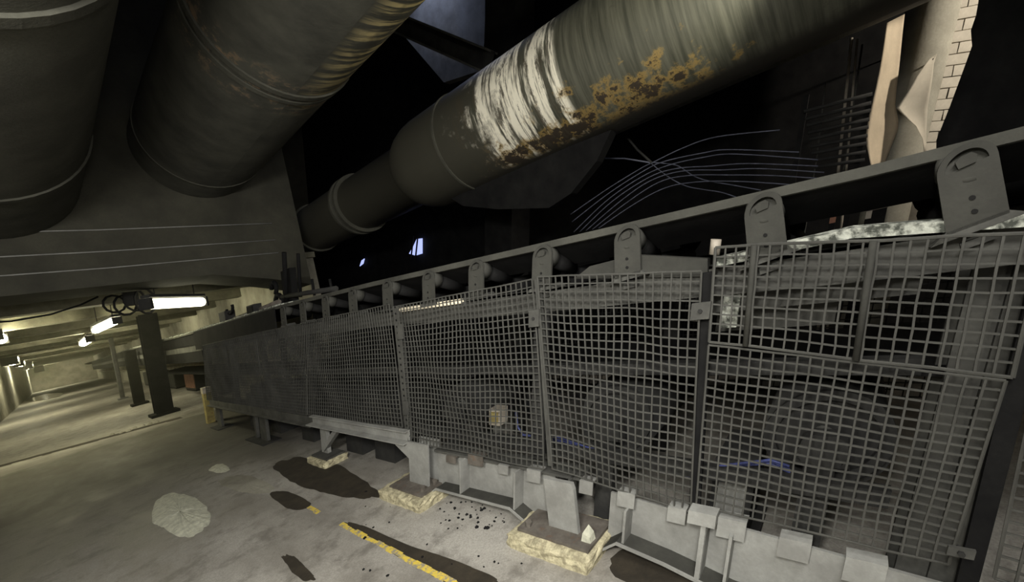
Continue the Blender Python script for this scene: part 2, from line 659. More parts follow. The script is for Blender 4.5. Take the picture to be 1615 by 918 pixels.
# belly plate and saddle that carry it
b = MB()
ys = [wall_pt(*p, 3.55) for p in ((700, 303), (790, 272), (880, 240), (968, 206), (945, 255), (905, 305), (870, 328), (790, 330), (735, 325))]
b.plate(3.5, 3.62, ys)
b.build('saddle_plate', BLACK, o)

MX, MM = 1.75, 2.68
o = main_pipe('overhead_main', 'sooty pipe with ochre runs and flange, middle of the three overhead', MX, MM,
              [(-3, .66), (0, .67), (2, .68), (4.3, .69), (5.5, .705), (6.71, .705)], OVERHEAD)
ring(o, MX, MM, 3.56, .66, .705, .06, MURKY)
ring(o, MX, MM, 3.68, .66, .70, .05, MURKY)
ring(o, MX, MM, 6.2, .7, .715, .05, MURKY)
LX, LM = -0.15, 2.2
o = main_pipe('overhead_main', 'soot black pipe against the left, widest of the overhead mains', LX, LM,
              [(-3, .78), (0, .76), (3, .74), (5, .72), (6.71, .7)], MURKY)
ring(o, LX, LM, 2.5, .7, .765, .08, MURKY)
ring(o, LX, LM, 5.2, .7, .735, .06, MURKY)
# hanger straps of the middle main are hidden above it

# steel and concrete in the roof gap between the mains
b = MB()
y0, n0 = wall_pt(795, 40, 4.9)
b.box(4.8, 5.25, y0 - 0.28, y0 + 0.28, 0.0, 9.5)
tag(b.build('concrete_column', BLACK, None, V3(5.0, y0, 0)), 'dark square concrete column rising behind the streaked pipe', 'column')
o = thing('roof_beam', 'dark steel beam slanting between the overhead pipes', 'beam', V3(4.6, 5.5, 5))
pa, pb = wall_pt(600, 40, 4.6), wall_pt(775, 118, 4.6)
for dn, nm, tx in ((0.0, 'bottom_flange', 0.26), (0.3, 'top_flange', 0.26)):
    b = MB()
    b.bar(V3(4.6, pa[0], pa[1] + dn), V3(4.6, pb[0], pb[1] + dn), tx, 0.03)
    b.build(nm, STEEL, o)
b = MB()
b.bar(V3(4.6, pa[0], pa[1] + 0.15), V3(4.6, pb[0], pb[1] + 0.15), 0.02, 0.29)
b.build('web', DARK, o)
o = thing('roof_panel', 'blue grey concrete panel lit from the roof gap beside the dark column', 'panel', V3(5.6, 6, 5))
b = MB()
pts = [wall_pt(px, py, 5.6) for px, py in ((640, -60), (768, -60), (762, 110), (700, 130), (640, 60))]
b.plate(5.6, 5.75, pts)
b.build('slab', CONC, o)

# ------------------------------------------------------------------ gallery columns, poles, pipes
def post(name, label, cat, X, Y, h, wx, wy, mat, base=True, lean=0.0):
    o = thing(name, label, cat, V3(X, Y, 0))
    b = MB()
    # H section: two flanges and a web
    b.box(X - wx / 2, X + wx / 2, Y - wy / 2, Y - wy / 2 + 0.03, 0.0, h)
    b.box(X - wx / 2, X + wx / 2, Y + wy / 2 - 0.03, Y + wy / 2, 0.0, h)
    b.build('flange', mat, o)
    b = MB()
    b.box(X - 0.03, X + 0.03, Y - wy / 2 + 0.03, Y + wy / 2 - 0.03, 0.0, h)
    b.build('web', mat, o)
    if base:
        b = MB()
        b.box(X - wx * 0.8, X + wx * 0.8, Y - wy * 0.8, Y + wy * 0.8, 0.0, 0.07)
        b.build('base_plate', mat, o)
    return o


post('steel_column', 'thick dark steel column standing below the long lamp', 'column', 1.61, 12.5, 2.57, 0.34, 0.36, BLACK)
post('steel_column', 'shorter dark steel column behind the thick one', 'column', 1.63, 16.9, 1.86, 0.26, 0.3, BLACK)
o = thing('lamp_pole', 'slim pale grey pole standing far down the gallery', 'pole', V3(1.62, 21.5, 0))
b = MB()
b.tube([V3(1.62, 21.5, 0.0), V3(1.62, 21.5, 2.56)], 0.075, 10)
b.build('shaft', STEEL_L, o, smooth=True)
b = MB()
b.box(1.47, 1.77, 21.3, 21.7, 0, 0.05)
b.build('base_plate', STEEL_L, o)
o = thing('bollard', 'short worn yellow post at the far end of the guards', 'post', V3(1.8, 9.0, 0))
b = MB()
b.box(1.74, 1.86, 8.93, 9.07, 0.0, 0.72)
b.build('shaft', YPOST, o)
b = MB()
b.box(1.735, 1.865, 8.92, 9.08, 0.62, 0.74)
b.build('cap', PALE, o)

o = thing('wall_pipe', 'pale pipe running low along the gallery wall behind the columns', 'pipe', V3(3.1, 12, 0.8))
b = MB()
b.tube([V3(3.15, 9.0, 0.86), V3(3.15, 30, 0.84), V3(3.15, 60, 0.84)], 0.045, 8)
b.build('tube', PALE, o, smooth=True)
for y in (12, 16, 20, 24, 30):
    b = MB()
    b.box(3.12, 3.3, y, y + 0.06, 0.74, 0.82)
    b.build('bracket', DARK, o)
for k in range(5):
    X = 2.95
    o = thing('wall_locker', 'dark cabinet on the gallery wall, ' + ('nearest', 'second', 'third', 'fourth', 'farthest')[k] + ' of the row behind the columns', 'cabinet', V3(X, 13 + 3.2 * k, 0), 'cabinets along the gallery wall')
    b = MB()
    b.box(X, 3.29, 12.8 + 3.2 * k, 14.3 + 3.2 * k, 0.06, 0.72)
    b.build('body', DARK, o)
    b = MB()
    b.box(X - 0.015, X, 12.86 + 3.2 * k, 14.24 + 3.2 * k, 0.12, 0.68)
    b.build('door', REDW if k % 2 else DARK, o)
    b = MB()
    b.box(X, 3.29, 12.85 + 3.2 * k, 14.25 + 3.2 * k, 0.0, 0.06)
    b.build('plinth', BLACK, o)


# ------------------------------------------------------------------ lamps
def tube_lamp(label, p, q, r, mat=TUBE, hang=None, group='fluorescent lamps of the gallery'):
    p, q = Vector(p), Vector(q)
    o = thing('fluorescent_lamp', label, 'lamp', (p + q) / 2, group)
    b = MB()
    t = (q - p).normalized()
    b.tube([p, p + t * 0.03, q - t * 0.03, q], [r * 0.55, r, r, r * 0.55], 14)
    b.build('tube', mat, o, smooth=True)
    up = Vector((0, 0, r + 0.035))
    b = MB()
    b.bar(p + up, q + up, 0.12, 0.04)
    b.build('housing', DARK, o)
    for e, s in ((p, 1), (q, -1)):
        b = MB()
        b.bar(e - t * 0.03 * s, e + t * 0.02 * s, r * 2.1, r * 2.1)
        b.build('end_cap', DARK, o)
    if hang:
        for e in (p.lerp(q, 0.15), p.lerp(q, 0.85)):
            b = MB()
            b.tube([e + up, e + up + Vector((0, 0, hang))], 0.008, 6)
            b.build('hanger', DARK, o)
    return o


tube_lamp('brightest long fluorescent lamp, hung across at the gallery mouth', IN(.97, 7.5, .69), IN(1.80, 8.45, .69), 0.075, TUBE, 0.3)
tube_lamp('slanting fluorescent lamp, second from the gallery mouth', IN(.66, 11.5, .68), IN(.86, 9.95, .7), 0.06, TUBE_F, 0.34)
tube_lamp('small glowing lamp just beyond the slanting one', IN(.72, 18.2, .74), IN(.8, 16.4, .76), 0.09, TUBE_F, 0.2)
# row along the left side
for k, (x, u) in enumerate(((-.55, 11.3), (-.98, 24.0), (-1.0, 31.0), (-1.0, 40.0), (-.93, 66.0))):
    nm = ('nearest', 'second', 'third', 'fourth', 'farthest')[k]
    tube_lamp(nm + ' glowing lamp of the row down the left wall', IN(x, u, .86), IN(x, u + 1.2, .86), (0.09, 0.2, 0.16, 0.22, 0.34)[k], TUBE_F, 0.1)

o = thing('lamp_cable', 'thin dark cable sagging below the gallery ceiling by the lamps', 'cable', IN(-.4, 8.6, 1.0))
b = MB()
b.tube([IN(-1.0, 8.4, 1.0), IN(-.6, 8.5, .84), IN(-.25, 8.5, .80), IN(.1, 8.5, .82), IN(.4, 8.5, .9), IN(.6, 8.6, 1.0)], 0.014, 6)
b.build('wire', BLACK, o, smooth=True)
o = thing('cable_reel', 'dark tangle of looped cable hung between the two near lamps', 'cable', IN(.85, 8.2, .8))
for k in range(4):
    b = MB()
    c = (0.74 + 0.1 * k, 8.4 - 0.12 * k, 0.84 - 0.05 * (k % 2))
    b.tube([IN(c[0] + 0.13 * math.cos(t * 0.55), c[1] + 0.1 * math.cos(t * 0.55), c[2] + (0.13 + .02 * k) * math.sin(t * 0.55)) for t in range(12)], 0.016, 6)
    b.build('loop', BLACK, o, smooth=True)
b = MB()
b.ibox(0.82, 0.98, 8.05, 8.2, 0.76, 1.15)
b.build('bracket', BLACK, o)

# ------------------------------------------------------------------ conveyor: belt
def nb(y):
    t = [(-3, 1.72), (0, 1.73), (1.3, 1.765), (3, 1.82), (5, 1.86), (10, 1.86), (22, 1.94), (60, 1.95)]
    for (a, p), (c, q) in zip(t, t[1:]):
        if y <= c:
            return p + (q - p) * (y - a) / (c - a)
    return t[-1][1]


belt = thing('conveyor_belt', 'long dusty rubber conveyor belt sloping down past the guards', 'belt', V3(2.4, 0, 1.6))
ysb = [-3 + 0.5 * i for i in range(27)] + [11 + i * 2 for i in range(20)]
for nm, mt, sec in (('belt_sheet', BLACK, [(1.812, -0.03), (2.06, -0.15), (2.74, -0.15), (2.988, -0.03), (2.988, -0.018), (2.74, -0.135), (2.06, -0.135), (1.812, -0.018)]),
                    ('belt_edge', RUBBER, [(1.80, 0.002), (1.80, -0.034), (1.812, -0.038), (1.812, 0.002)]),
                    ('belt_edge', RUBBER, [(2.988, 0.002), (2.988, -0.038), (3.0, -0.034), (3.0, 0.002)])):
    b = MB()
    for y in ysb:
        for (x, d) in sec:
            b.v.append(V3(x, y, nb(y) + d))
    ns = len(sec)
    for k in range(len(ysb) - 1):
        for j in range(ns):
            j2 = (j + 1) % ns
            b.f.append((k * ns + j, k * ns + j2, (k + 1) * ns + j2, (k + 1) * ns + j))
    b.f.append(tuple(range(ns)))
    b.build(nm, mt, belt)

# return strand low inside the guards
b = MB()
for k in range(24):
    b.box(2.0, 2.8, -3 + k * .8, -3 + (k + 1) * .8, 0.93, 0.945)
tag(b.build('return_belt', BLACK, None, V3(2.4, 0, .9)), 'dark returning belt strand low inside the mesh guards', 'belt')

# spilled coal dust along the belt beyond the guards
b = MB()
for k in range(46):
    y = 5.2 + 0.36 * k
    h = 0.03 + 0.03 * random.random()
    n = nb(y)
    b.hexa([V3(1.80, y, n - .02), V3(2.2, y, n - .1), V3(2.2, y + .37, n - .1), V3(1.80, y + .37, n - .02)],
           [V3(1.82, y, n + h * .6), V3(2.1, y, n + h), V3(2.1, y + .37, n + h * .8), V3(1.82, y + .37, n + h * .4)])
o = b.build('spilled_dust', CRUST, None, V3(2, 6, 1.8))
tag(o, 'pale crumbly dust lying along the far edge of the belt', 'dust', kind='stuff')

# ------------------------------------------------------------------ conveyor: idler stations
def make_idler():
    y0, nn = -0.22, nb(-0.22)
    o = thing('idler_station', '', 'idler', V3(1.82, y0, nn - 0.05))
    # bracket plate with round head and a half-moon slot
    r = 0.062
    out = [(y0 + r * 1.03, nn - 0.245), (y0 - r * 1.03, nn - 0.245)]
    cn = nn - 0.066
    arc = [(y0 - r * math.cos(math.pi * t / 14), cn + r * math.sin(math.pi * t / 14)) for t in range(15)]
    b = MB()
    outer = out + arc
    # build as rim + body with a slot: body below the slot
    sl = cn - 0.006
    b.plate(1.772, 1.785, [(y0 + r * 1.03, nn - 0.245), (y0 - r * 1.03, nn - 0.245), (y0 - r, sl), (y0 + r, sl)])
    ro, ri = r, r * 0.72
    for t in range(14):
        a0, a1 = math.pi * t / 14, math.pi * (t + 1) / 14
        b.plate(1.772, 1.785, [(y0 - ro * math.cos(a0), sl + ro * math.sin(a0)), (y0 - ro * math.cos(a1), sl + ro * math.sin(a1)),
                              (y0 - ri * math.cos(a1), sl + ri * math.sin(a1)), (y0 - ri * math.cos(a0), sl + ri * math.sin(a0))])
    b.build('bracket_plate', BRACKET, o)
    b = MB()
    b.plate(1.764, 1.775, [(y0 - .018, sl + .0), (y0 + .018, sl + .0), (y0 + .022, sl + .022), (y0 + .01, sl + .032), (y0 - .012, sl + .032), (y0 - .022, sl + .02)])
    b.build('shaft_end', BRACKET, o)
    for dn in (-0.165, -0.205):
        b = MB()
        b.tube([V3(1.769, y0, nn + dn), V3(1.773, y0, nn + dn)], 0.007, 10)
        b.build('bolt_hole', BLACK, o)
    # hood behind the plate and the roller running down towards the middle of the trough
    ax = Vector((math.cos(0.36), 0, -math.sin(0.36)))
    c0 = V3(1.80, y0, cn - .0)
    b = MB()
    b.tube([c0 - ax * 0.012, c0 - ax * 0.008, c0 + ax * .06, c0 + ax * .065], [0.05, 0.06, 0.06, 0.05], 24)
    b.build('roller_cap', BRACKET, o, smooth=True)
    b = MB()
    b.tube([c0 + ax * 0.07, c0 + ax * .30], 0.046, 18)
    rl = b.build('roller', BLACK, o, smooth=True)
    b = MB()
    b.tube([V3(2.13, y0, nn - .225), V3(2.66, y0, nn - .225)], 0.052, 18)
    b.build('roller', BLACK, o, smooth=True)
    ax2 = Vector((-ax.x, 0, ax.z))
    c1 = V3(2.95, y0, cn)
    b = MB()
    b.tube([c1 + ax2 * 0.03, c1 + ax2 * .29], 0.052, 18)
    b.build('roller', BLACK, o, smooth=True)
    # cross channel and foot that sits on the stringer
    b = MB()
    b.box(1.80, 2.98, y0 - .035, y0 + .035, nn - 0.305, nn - 0.285)
    b.build('cross_bar', STEEL, o)
    b = MB()
    b.plate(1.772, 1.87, [(y0 - .1, nn - .262), (y0 + .1, nn - .262), (y0 + .062, nn - .235), (y0 - .062, nn - .235)])
    b.build('foot', STEEL, o)
    return o, y0, nn


idl, iy0, inn = make_idler()
yl = [0.27, 0.79, 1.26, 1.76, 2.23, 2.74, 3.28, 3.80, 4.32, 4.85]
ordw = ['nearest and largest', 'second', 'third', 'fourth', 'fifth', 'sixth', 'seventh', 'eighth', 'ninth', 'tenth', 'eleventh', 'twelfth', 'thirteenth', 'fourteenth', 'fifteenth', 'farthest']
tag(idl, 'nearest and largest idler bracket with slotted round head under the belt edge', 'idler', 'idler stations under the belt')
for k, y in enumerate(yl):
    dn = nb(y) - inn
    it = dup(idl, (0, y - iy0, dn - TA * (y - iy0)), ordw[k + 1] + ' idler bracket and roller from the near end of the belt', 'idler stations under the belt')
    it.rotation_euler.x = -ALPHA * (0.75, 0.35, 0.0)[min(k, 2)]
idl.rotation_euler.x = -ALPHA

# ------------------------------------------------------------------ conveyor: chassis
ch = thing('conveyor_chassis', 'grey steel conveyor chassis with legs, stringers and bottom girder below the mesh guards', 'conveyor', V3(1.9, 2, 0))


def part(name, mat, fn, smooth=False, parent=ch):
    b = MB()
    fn(b)
    return b.build(name, mat, parent, smooth=smooth)


# top stringers (near and far side)
for X in (1.82, 2.9):
    ysg = [-3, 0, 1.3, 3, 5, 10, 22, 40]

    def f(b, X=X):
        for y0, y1 in zip(ysg, ysg[1:]):
            a0, a1 = nb(y0) - .262, nb(y1) - .262
            b.hexa([V3(X, y0, a0 - .13), V3(X + .015, y0, a0 - .13), V3(X + .015, y1, a1 - .13), V3(X, y1, a1 - .13)],
                   [V3(X, y0, a0), V3(X + .015, y0, a0), V3(X + .015, y1, a1), V3(X, y1, a1)])
            b.hexa([V3(X, y0, a0 - .012), V3(X + .09, y0, a0 - .012), V3(X + .09, y1, a1 - .012), V3(X, y1, a1 - .012)],
                   [V3(X, y0, a0), V3(X + .09, y0, a0), V3(X + .09, y1, a1), V3(X, y1, a1)])
    part('stringer', STEEL, f)
# dust-crusted rail on the right, climbing away from the mesh top
yn0, yn1, yn2 = (0.40, 1.45), (0.05, 1.475), (-1.1, 1.44)
ridge = MB()
yy = [0.40 - 0.05 * i for i in range(31)]
for i in range(30):
    a, c = yy[i], yy[i + 1]
    na = 1.495 + 0.06 * (0.4 - a) - 0.2 * max(0, -a)
    nc = 1.495 + 0.06 * (0.4 - c) - 0.2 * max(0, -c)
    j = [random.uniform(0, .008) for _ in range(3)]
    ridge.hexa([V3(1.775, a, na - .02), V3(1.815, a, na - .02), V3(1.815, c, nc - .02), V3(1.775, c, nc - .02)],
               [V3(1.772, a, na + .012 + j[0]), V3(1.83, a, na + .022), V3(1.83, c, nc + .022), V3(1.772, c, nc + .012 + j[0])])
ridge.build('dust_crusted_rail', CRUST, ch)
part('shade_plate', BLACK, lambda b: [b.hexa([V3(1.835, y, nb(y) - .62), V3(1.85, y, nb(y) - .62), V3(1.85, y + 1, nb(y + 1) - .62), V3(1.835, y + 1, nb(y + 1) - .62)],
                                            [V3(1.835, y, nb(y) - .045), V3(1.85, y, nb(y) - .045), V3(1.85, y + 1, nb(y + 1) - .045), V3(1.835, y + 1, nb(y + 1) - .045)]) for y in range(9, 40)])  # added black plate that keeps the space under the belt dark
part('shade_plate', BLACK, lambda b: [b.hexa([V3(1.758, y, 1.5), V3(1.77, y, 1.5), V3(1.77, y + .5, 1.5), V3(1.758, y + .5, 1.5)], [V3(1.758, y, nb(y) - .02), V3(1.77, y, nb(y) - .02), V3(1.77, y + .5, nb(y + .5) - .02), V3(1.758, y + .5, nb(y + .5) - .02)]) for y in (5.05, 5.55, 6.05, 6.55, 7.05, 7.55, 8.05, 8.55)])  # added black plate that darkens the band before the far idlers
# lower rails behind the mesh
for X, n0, n1 in ((1.86, .98, 1.04), (1.86, 0.46, 0.53), (2.9, 0.46, 0.53)):
    part('inner_rail', DARK, lambda b, X=X, n0=n0, n1=n1: b.box(X, X + .05, -.25, 8.6, n0, n1))
# bottom girder: web with an arched lower flange between the feet
fl = [(2.20, 0.05), (2.12, 0.11), (1.40, 0.13), (1.24, 0.05), (1.13, 0.0)]
fr = [(0.78, 0.03), (0.69, 0.11), (0.45, 0.075), (0.17, 0.012), (-0.2, 0.005), (-1.2, 0.005)]
for seq in (fl, fr):
    part('girder_web', STEEL_L, lambda b, seq=seq: b.plate(1.80, 1.815, [(seq[0][0], .385 if seq is fl else .33)] + [(y, n + .005) for y, n in seq] + [(seq[-1][0], .385 if seq is fl else .19)]))

    def f(b, seq=seq):
        for (y0, n0), (y1, n1) in zip(seq, seq[1:]):
            b.hexa([V3(1.705, y0, n0 - .008), V3(1.90, y0, n0 - .008), V3(1.90, y1, n1 - .008), V3(1.705, y1, n1 - .008)],
                   [V3(1.705, y0, n0 + .006), V3(1.90, y0, n0 + .006), V3(1.90, y1, n1 + .006), V3(1.705, y1, n1 + .006)])
    part('girder_flange', BRACKET, f)
    part('flange_lip', STEEL_L, lambda b, seq=seq: [b.hexa([V3(1.699, y0, n0 - .010), V3(1.705, y0, n0 - .010), V3(1.705, y1, n1 - .010), V3(1.699, y1, n1 - .010)], [V3(1.699, y0, n0 + .008), V3(1.705, y0, n0 + .008), V3(1.705, y1, n1 + .008), V3(1.699, y1, n1 + .008)]) for (y0, n0), (y1, n1) in zip(seq, seq[1:])])
part('girder_top_flange', STEEL, lambda b: b.box(1.76, 1.90, .95, 2.2, .385, .40))
for y, n0 in ((1.86, .115), (1.37, .12), (0.66, .1), (0.20, .02), (0.30, .04)):
    part('stiffener', STEEL_L, lambda b, y=y, n0=n0: b.box(1.712, 1.80, y - .006, y + .006, n0, .385 if y > 1 else .30))
# feet on the two concrete blocks
part('leg', STEEL_L, lambda b: (b.box(1.715, 1.73, 2.22, 2.46, .10, .455), b.box(1.73, 1.82, 2.33, 2.345, .10, .455), b.box(1.82, 1.835, 2.22, 2.46, .10, .455)))
part('leg', STEEL_L, lambda b: b.plate(1.69, 1.715, [(1.09, .105), (.90, .105), (.945, .37), (.96, .405), (1.14, .405)]))
part('leg_web', STEEL, lambda b: b.box(1.715, 1.80, .99, 1.005, .1, .4))
part('base_plate', RUSTY, lambda b: b.box(1.60, 1.86, 2.16, 2.58, .085, .10))
part('base_plate', RUSTY, lambda b: b.box(1.60, 1.86, .79, 1.25, .085, .105))
for x, y in ((1.66, 2.22), (1.76, 2.20), (1.64, 1.2), (1.68, .84)):
    part('anchor_bolt', RUSTY, lambda b, x=x, y=y: b.tube([V3(x, y, .10), V3(x, y, .135)], .02, 6))
# channel beam from the first foot, then the long lighter rail on trestles
part('channel_beam', STEEL_L, lambda b: (b.box(1.735, 1.75, 2.48, 4.24, .45, .535), b.box(1.68, 1.75, 2.48, 4.30, .435, .447), b.box(1.70, 1.75, 2.48, 4.24, .535, .545)))
part('gusset', STEEL_L, lambda b: b.plate(1.72, 1.735, [(2.46, .45), (2.72, .44), (2.46, .30)]))
part('rail_beam', STEEL, lambda b: (b.box(1.75, 1.765, 4.25, 8.62, .42, .51), b.box(1.70, 1.76, 4.25, 8.62, .405, .417)))
part('leg', STEEL_L, lambda b: b.box(1.77, 1.81, 4.02, 4.16, .09, .44))
part('leg', STEEL_L, lambda b: b.bar(V3(1.77, 3.72, .43), V3(1.77, 4.08, .14), .05, .05))
part('base_plate', STEEL, lambda b: b.box(1.68, 1.88, 3.86, 4.22, .07, .09))
for y, wd in ((6.28, .08), (5.95, .24), (8.2, .25)):
    part('leg', STEEL, lambda b, y=y, wd=wd: b.box(1.76, 1.80, y - wd / 2, y + wd / 2, .015, .42))
part('base_plate', DARK, lambda b: b.box(1.66, 1.9, 5.7, 6.45, .0, .015))
part('base_plate', DARK, lambda b: b.box(1.66, 1.9, 7.9, 8.4, .0, .015))
for y in (4.4, 6.4, 8.4):
    part('cross_brace', DARK, lambda b, y=y: b.bar(V3(1.84, y, .42), V3(2.85, y - .5, .06), .07, .07))
for y in (0.9, 2.3, 4.1, 6.1, 8.2):
    part('leg', DARK, lambda b, y=y: b.box(2.9, 2.98, y - .05, y + .05, .0, 1.42))
# uprights behind the guards
for y in (1.27, 2.62, 4.36, 5.75, 7.15, 8.55):
    part('upright', DARK, lambda b, y=y: (b.box(1.80, 1.815, y - .05, y + .05, .45, nb(y) - .39), b.box(1.815, 1.86, y - .008, y + .008, .45, nb(y) - .39)))
# heavy column inside, right
part('heavy_upright', STEEL, lambda b: (b.box(1.93, 1.95, -.475, -.40, .02, 1.40), b.box(1.93, 1.95, -.385, -.315, .02, 1.40), b.box(1.95, 2.09, -.402, -.384, .02, 1.40), b.box(2.09, 2.11, -.47, -.31, .02, 1.40)))
# small tabs that the guards hook on, along the girder
tabs = [(2.04, 1.94, .385, .33, RUSTY), (1.81, 1.67, .43, .355, RUSTY), (1.53, 1.45, .40, .335, STEEL_L), (1.30, 1.20, .41, .325, STEEL_L), (.94, .86, .405, .325, STEEL_L),
        (.72, .63, .385, .30, STEEL_L), (.47, .39, .36, .28, STEEL_L), (.26, .155, .36, .265, STEEL_L), (.04, -.06, .33, .24, STEEL_L), (-.16, -.27, .31, .21, STEEL_L)]
for y1, y0, n1, n0, mt in tabs:
    part('guard_tab', mt, lambda b, y1=y1, y0=y0, n1=n1, n0=n0: (b.box(1.742, 1.75, y0, y1, n0, n1), b.box(1.75, 1.80, y0, y1, n1 - .008, n1)))
part('hook_bracket', STEEL_L, lambda b: (b.box(1.69, 1.75, .26, .37, .335, .40), b.box(1.70, 1.715, .295, .315, .05, .335)))
# grey deck plates seen through the upper right mesh
part('deck_plate', STEEL, lambda b: b.box(1.90, 1.915, -.2, .42, 1.26, 1.39))
part('deck_plate', STEEL, lambda b: b.box(2.0, 2.02, .0, .42, 1.15, 1.25))
part('cover_plate', BRACKET, lambda b: b.plate(1.80, 1.84, [wall_pt(*p, 1.80) for p in ((1000, 402), (1116, 408), (1116, 436), (905, 440), (930, 420))]))
part('crusted_post', CRUST, lambda b: b.box(1.84, 1.86, .31, .37, 1.2, 1.42))

# ------------------------------------------------------------------ mesh guards
def guard(label, X, tl, tr, br, bl, nc, nr, sag=0.012, seed=0.0, bars=(), wire=0.0062, frame=0.011, bulge=None, name='mesh_guard', group='wire mesh guards of the conveyor', mat=WIRE, frames=True, fine=10):
    """corners as (y, n): left is down the gallery"""
    loc = V3(X, (tl[0] + tr[0]) / 2, min(bl[1], br[1]))
    o = thing(name, label, 'guard', loc, group)

    def pt(s, t):
        y = (tl[0] * (1 - s) + tr[0] * s) * (1 - t) + (bl[0] * (1 - s) + br[0] * s) * t
        n = (tl[1] * (1 - s) + tr[1] * s) * (1 - t) + (bl[1] * (1 - s) + br[1] * s) * t
        e = min(s, 1 - s, t, 1 - t)
        k = min(1.0, e * 6)
        w_ = wob(s * 3, t * 3, seed)
        dx = sag * w_ * (0.35 + 0.65 * k)
        if bulge:
            dx += bulge(s, t)
        return V3(X + dx, y + 0.0022 * wob(t * 4, s * 3, seed + 2) * k, n + 0.0022 * wob(s * 5, t * 4, seed + 4))

    b = MB()

    def strip(pts, dirv):
        # flat ribbon wire with four sides
        i0 = len(b.v)
        h = wire / 2
        for p in pts:
            for sx, sd in ((-h, -h), (h, -h), (h, h), (-h, h)):
                b.v.append(p + Vector((sx, 0, 0)) + dirv * sd)
        for k in range(len(pts) - 1):
            for j in range(4):
                j2 = (j + 1) % 4
                b.f.append((i0 + k * 4 + j, i0 + k * 4 + j2, i0 + k * 4 + 4 + j2, i0 + k * 4 + 4 + j))

    for c in range(1, nc):
        s = c / nc
        strip([pt(s, t / fine) for t in range(fine + 1)], Vector((0, CA, -SA)))
    for r in range(1, nr):
        t = r / nr
        strip([pt(s / fine, t) + Vector((0.004, 0, 0)) for s in range(fine + 1)], Vector((0, 0, 1)))
    wm = b.build('wire_mesh', mat, o)
    wm['kind'] = 'stuff'
    if frames:
        for side in range(4):
            b = MB()
            P = [pt(k / fine, 0) if side == 0 else pt(k / fine, 1) if side == 1 else pt(0, k / fine) if side == 2 else pt(1, k / fine) for k in range(fine + 1)]
            b.tube(P, frame * 0.42, 6)
            b.build('frame_bar', mat, o)
    for s in bars:
        b = MB()
        b.tube([pt(s, 0) - Vector((.008, 0, 0)), pt(s, 1) - Vector((.008, 0, 0))], 0.0105, 8)
        b.build('divider_bar', BRACKET, o, smooth=True)
    return o


G = guard
G('long wire mesh guard above the two lower right ones, with two dividing bars', 1.75, (.405, 1.56), (-.40, 1.425), (-.415, 1.01), (.385, 1.165), 22, 10, .003, 1, (.165, .575), frame=.014)
G('largest wire mesh guard, below the long barred one at the lower right', 1.752, (.385, 1.15), (-.405, 1.0), (-.40, .36), (.355, .39), 21, 20, .006, 2)
G('tilted wire mesh guard at the right margin beside the slanting gap', 1.735, (-.435, 1.40), (-1.15, 1.26), (-1.15, .26), (-.49, .36), 16, 26, .006, 3)
G('bent wire mesh guard beside the dark gap left of the lower right guard', 1.745, (1.265, 1.585), (.445, 1.47), (.375, .345), (1.12, .44), 21, 27, .012, 4,
  bulge=lambda s, t: 0.05 * max(0, t - .75) * s)
G('bulging wire mesh guard with a pale tube showing behind its top', 1.75, (2.56, 1.575), (1.30, 1.575), (1.175, .43), (2.49, .45), 33, 27, .016, 5,
  bulge=lambda s, t: -0.06 * max(0, t - .8))
G('wire mesh guard above the pale channel beam', 1.75, (4.20, 1.60), (2.68, 1.60), (2.58, .555), (4.38, .53), 38, 26, .01, 6)
G('dim wire mesh guard, third from the far end', 1.755, (5.72, 1.59), (4.26, 1.59), (4.42, .525), (5.74, .515), 34, 26, .008, 7)
G('dim wire mesh guard, second from the far end', 1.755, (7.1, 1.575), (5.76, 1.585), (5.78, .515), (7.12, .51), 32, 26, .008, 8)
G('farthest wire mesh guard next to the yellow post', 1.755, (8.5, 1.56), (7.14, 1.575), (7.16, .51), (8.8, .5), 32, 26, .008, 9)
for k, (ya, yb) in enumerate(((1.4, -.9), (2.8, 1.45), (4.3, 2.85), (8.4, 4.35))):
    G('dark rear mesh guard seen through ' + ('the lower right guards', 'the bent guard', 'the bulging guard', 'the dim far guards')[k], 3.06, (ya, 1.45), (yb, 1.40), (yb, .45), (ya, .45), 34, 22, .01, 11 + k, name='rear_mesh_guard', group='rear mesh guards', mat=DARK, fine=4)

# clip plates and dark gap strips between the guards
def clip(label, px0, py0, px1, py1, X=1.725, mat=STEEL_L):
    a, c = wall_pt(px0, py0, X), wall_pt(px1, py1, X)
    b = MB()
    b.box(X, X + .012, c[0], a[0], min(a[1], c[1]), max(a[1], c[1]))
    o = thing('clip_plate', label, 'bracket', V3(X, (a[0] + c[0]) / 2, c[1]), 'clip plates between the guards')
    b.build('plate', mat, o)
    b = MB()
    ym, nm = (a[0] + c[0]) / 2, (a[1] + c[1]) / 2
    b.tube([V3(X - .008, ym, nm), V3(X + .03, ym, nm)], .009, 6)
    b.build('bolt', DARK, o)


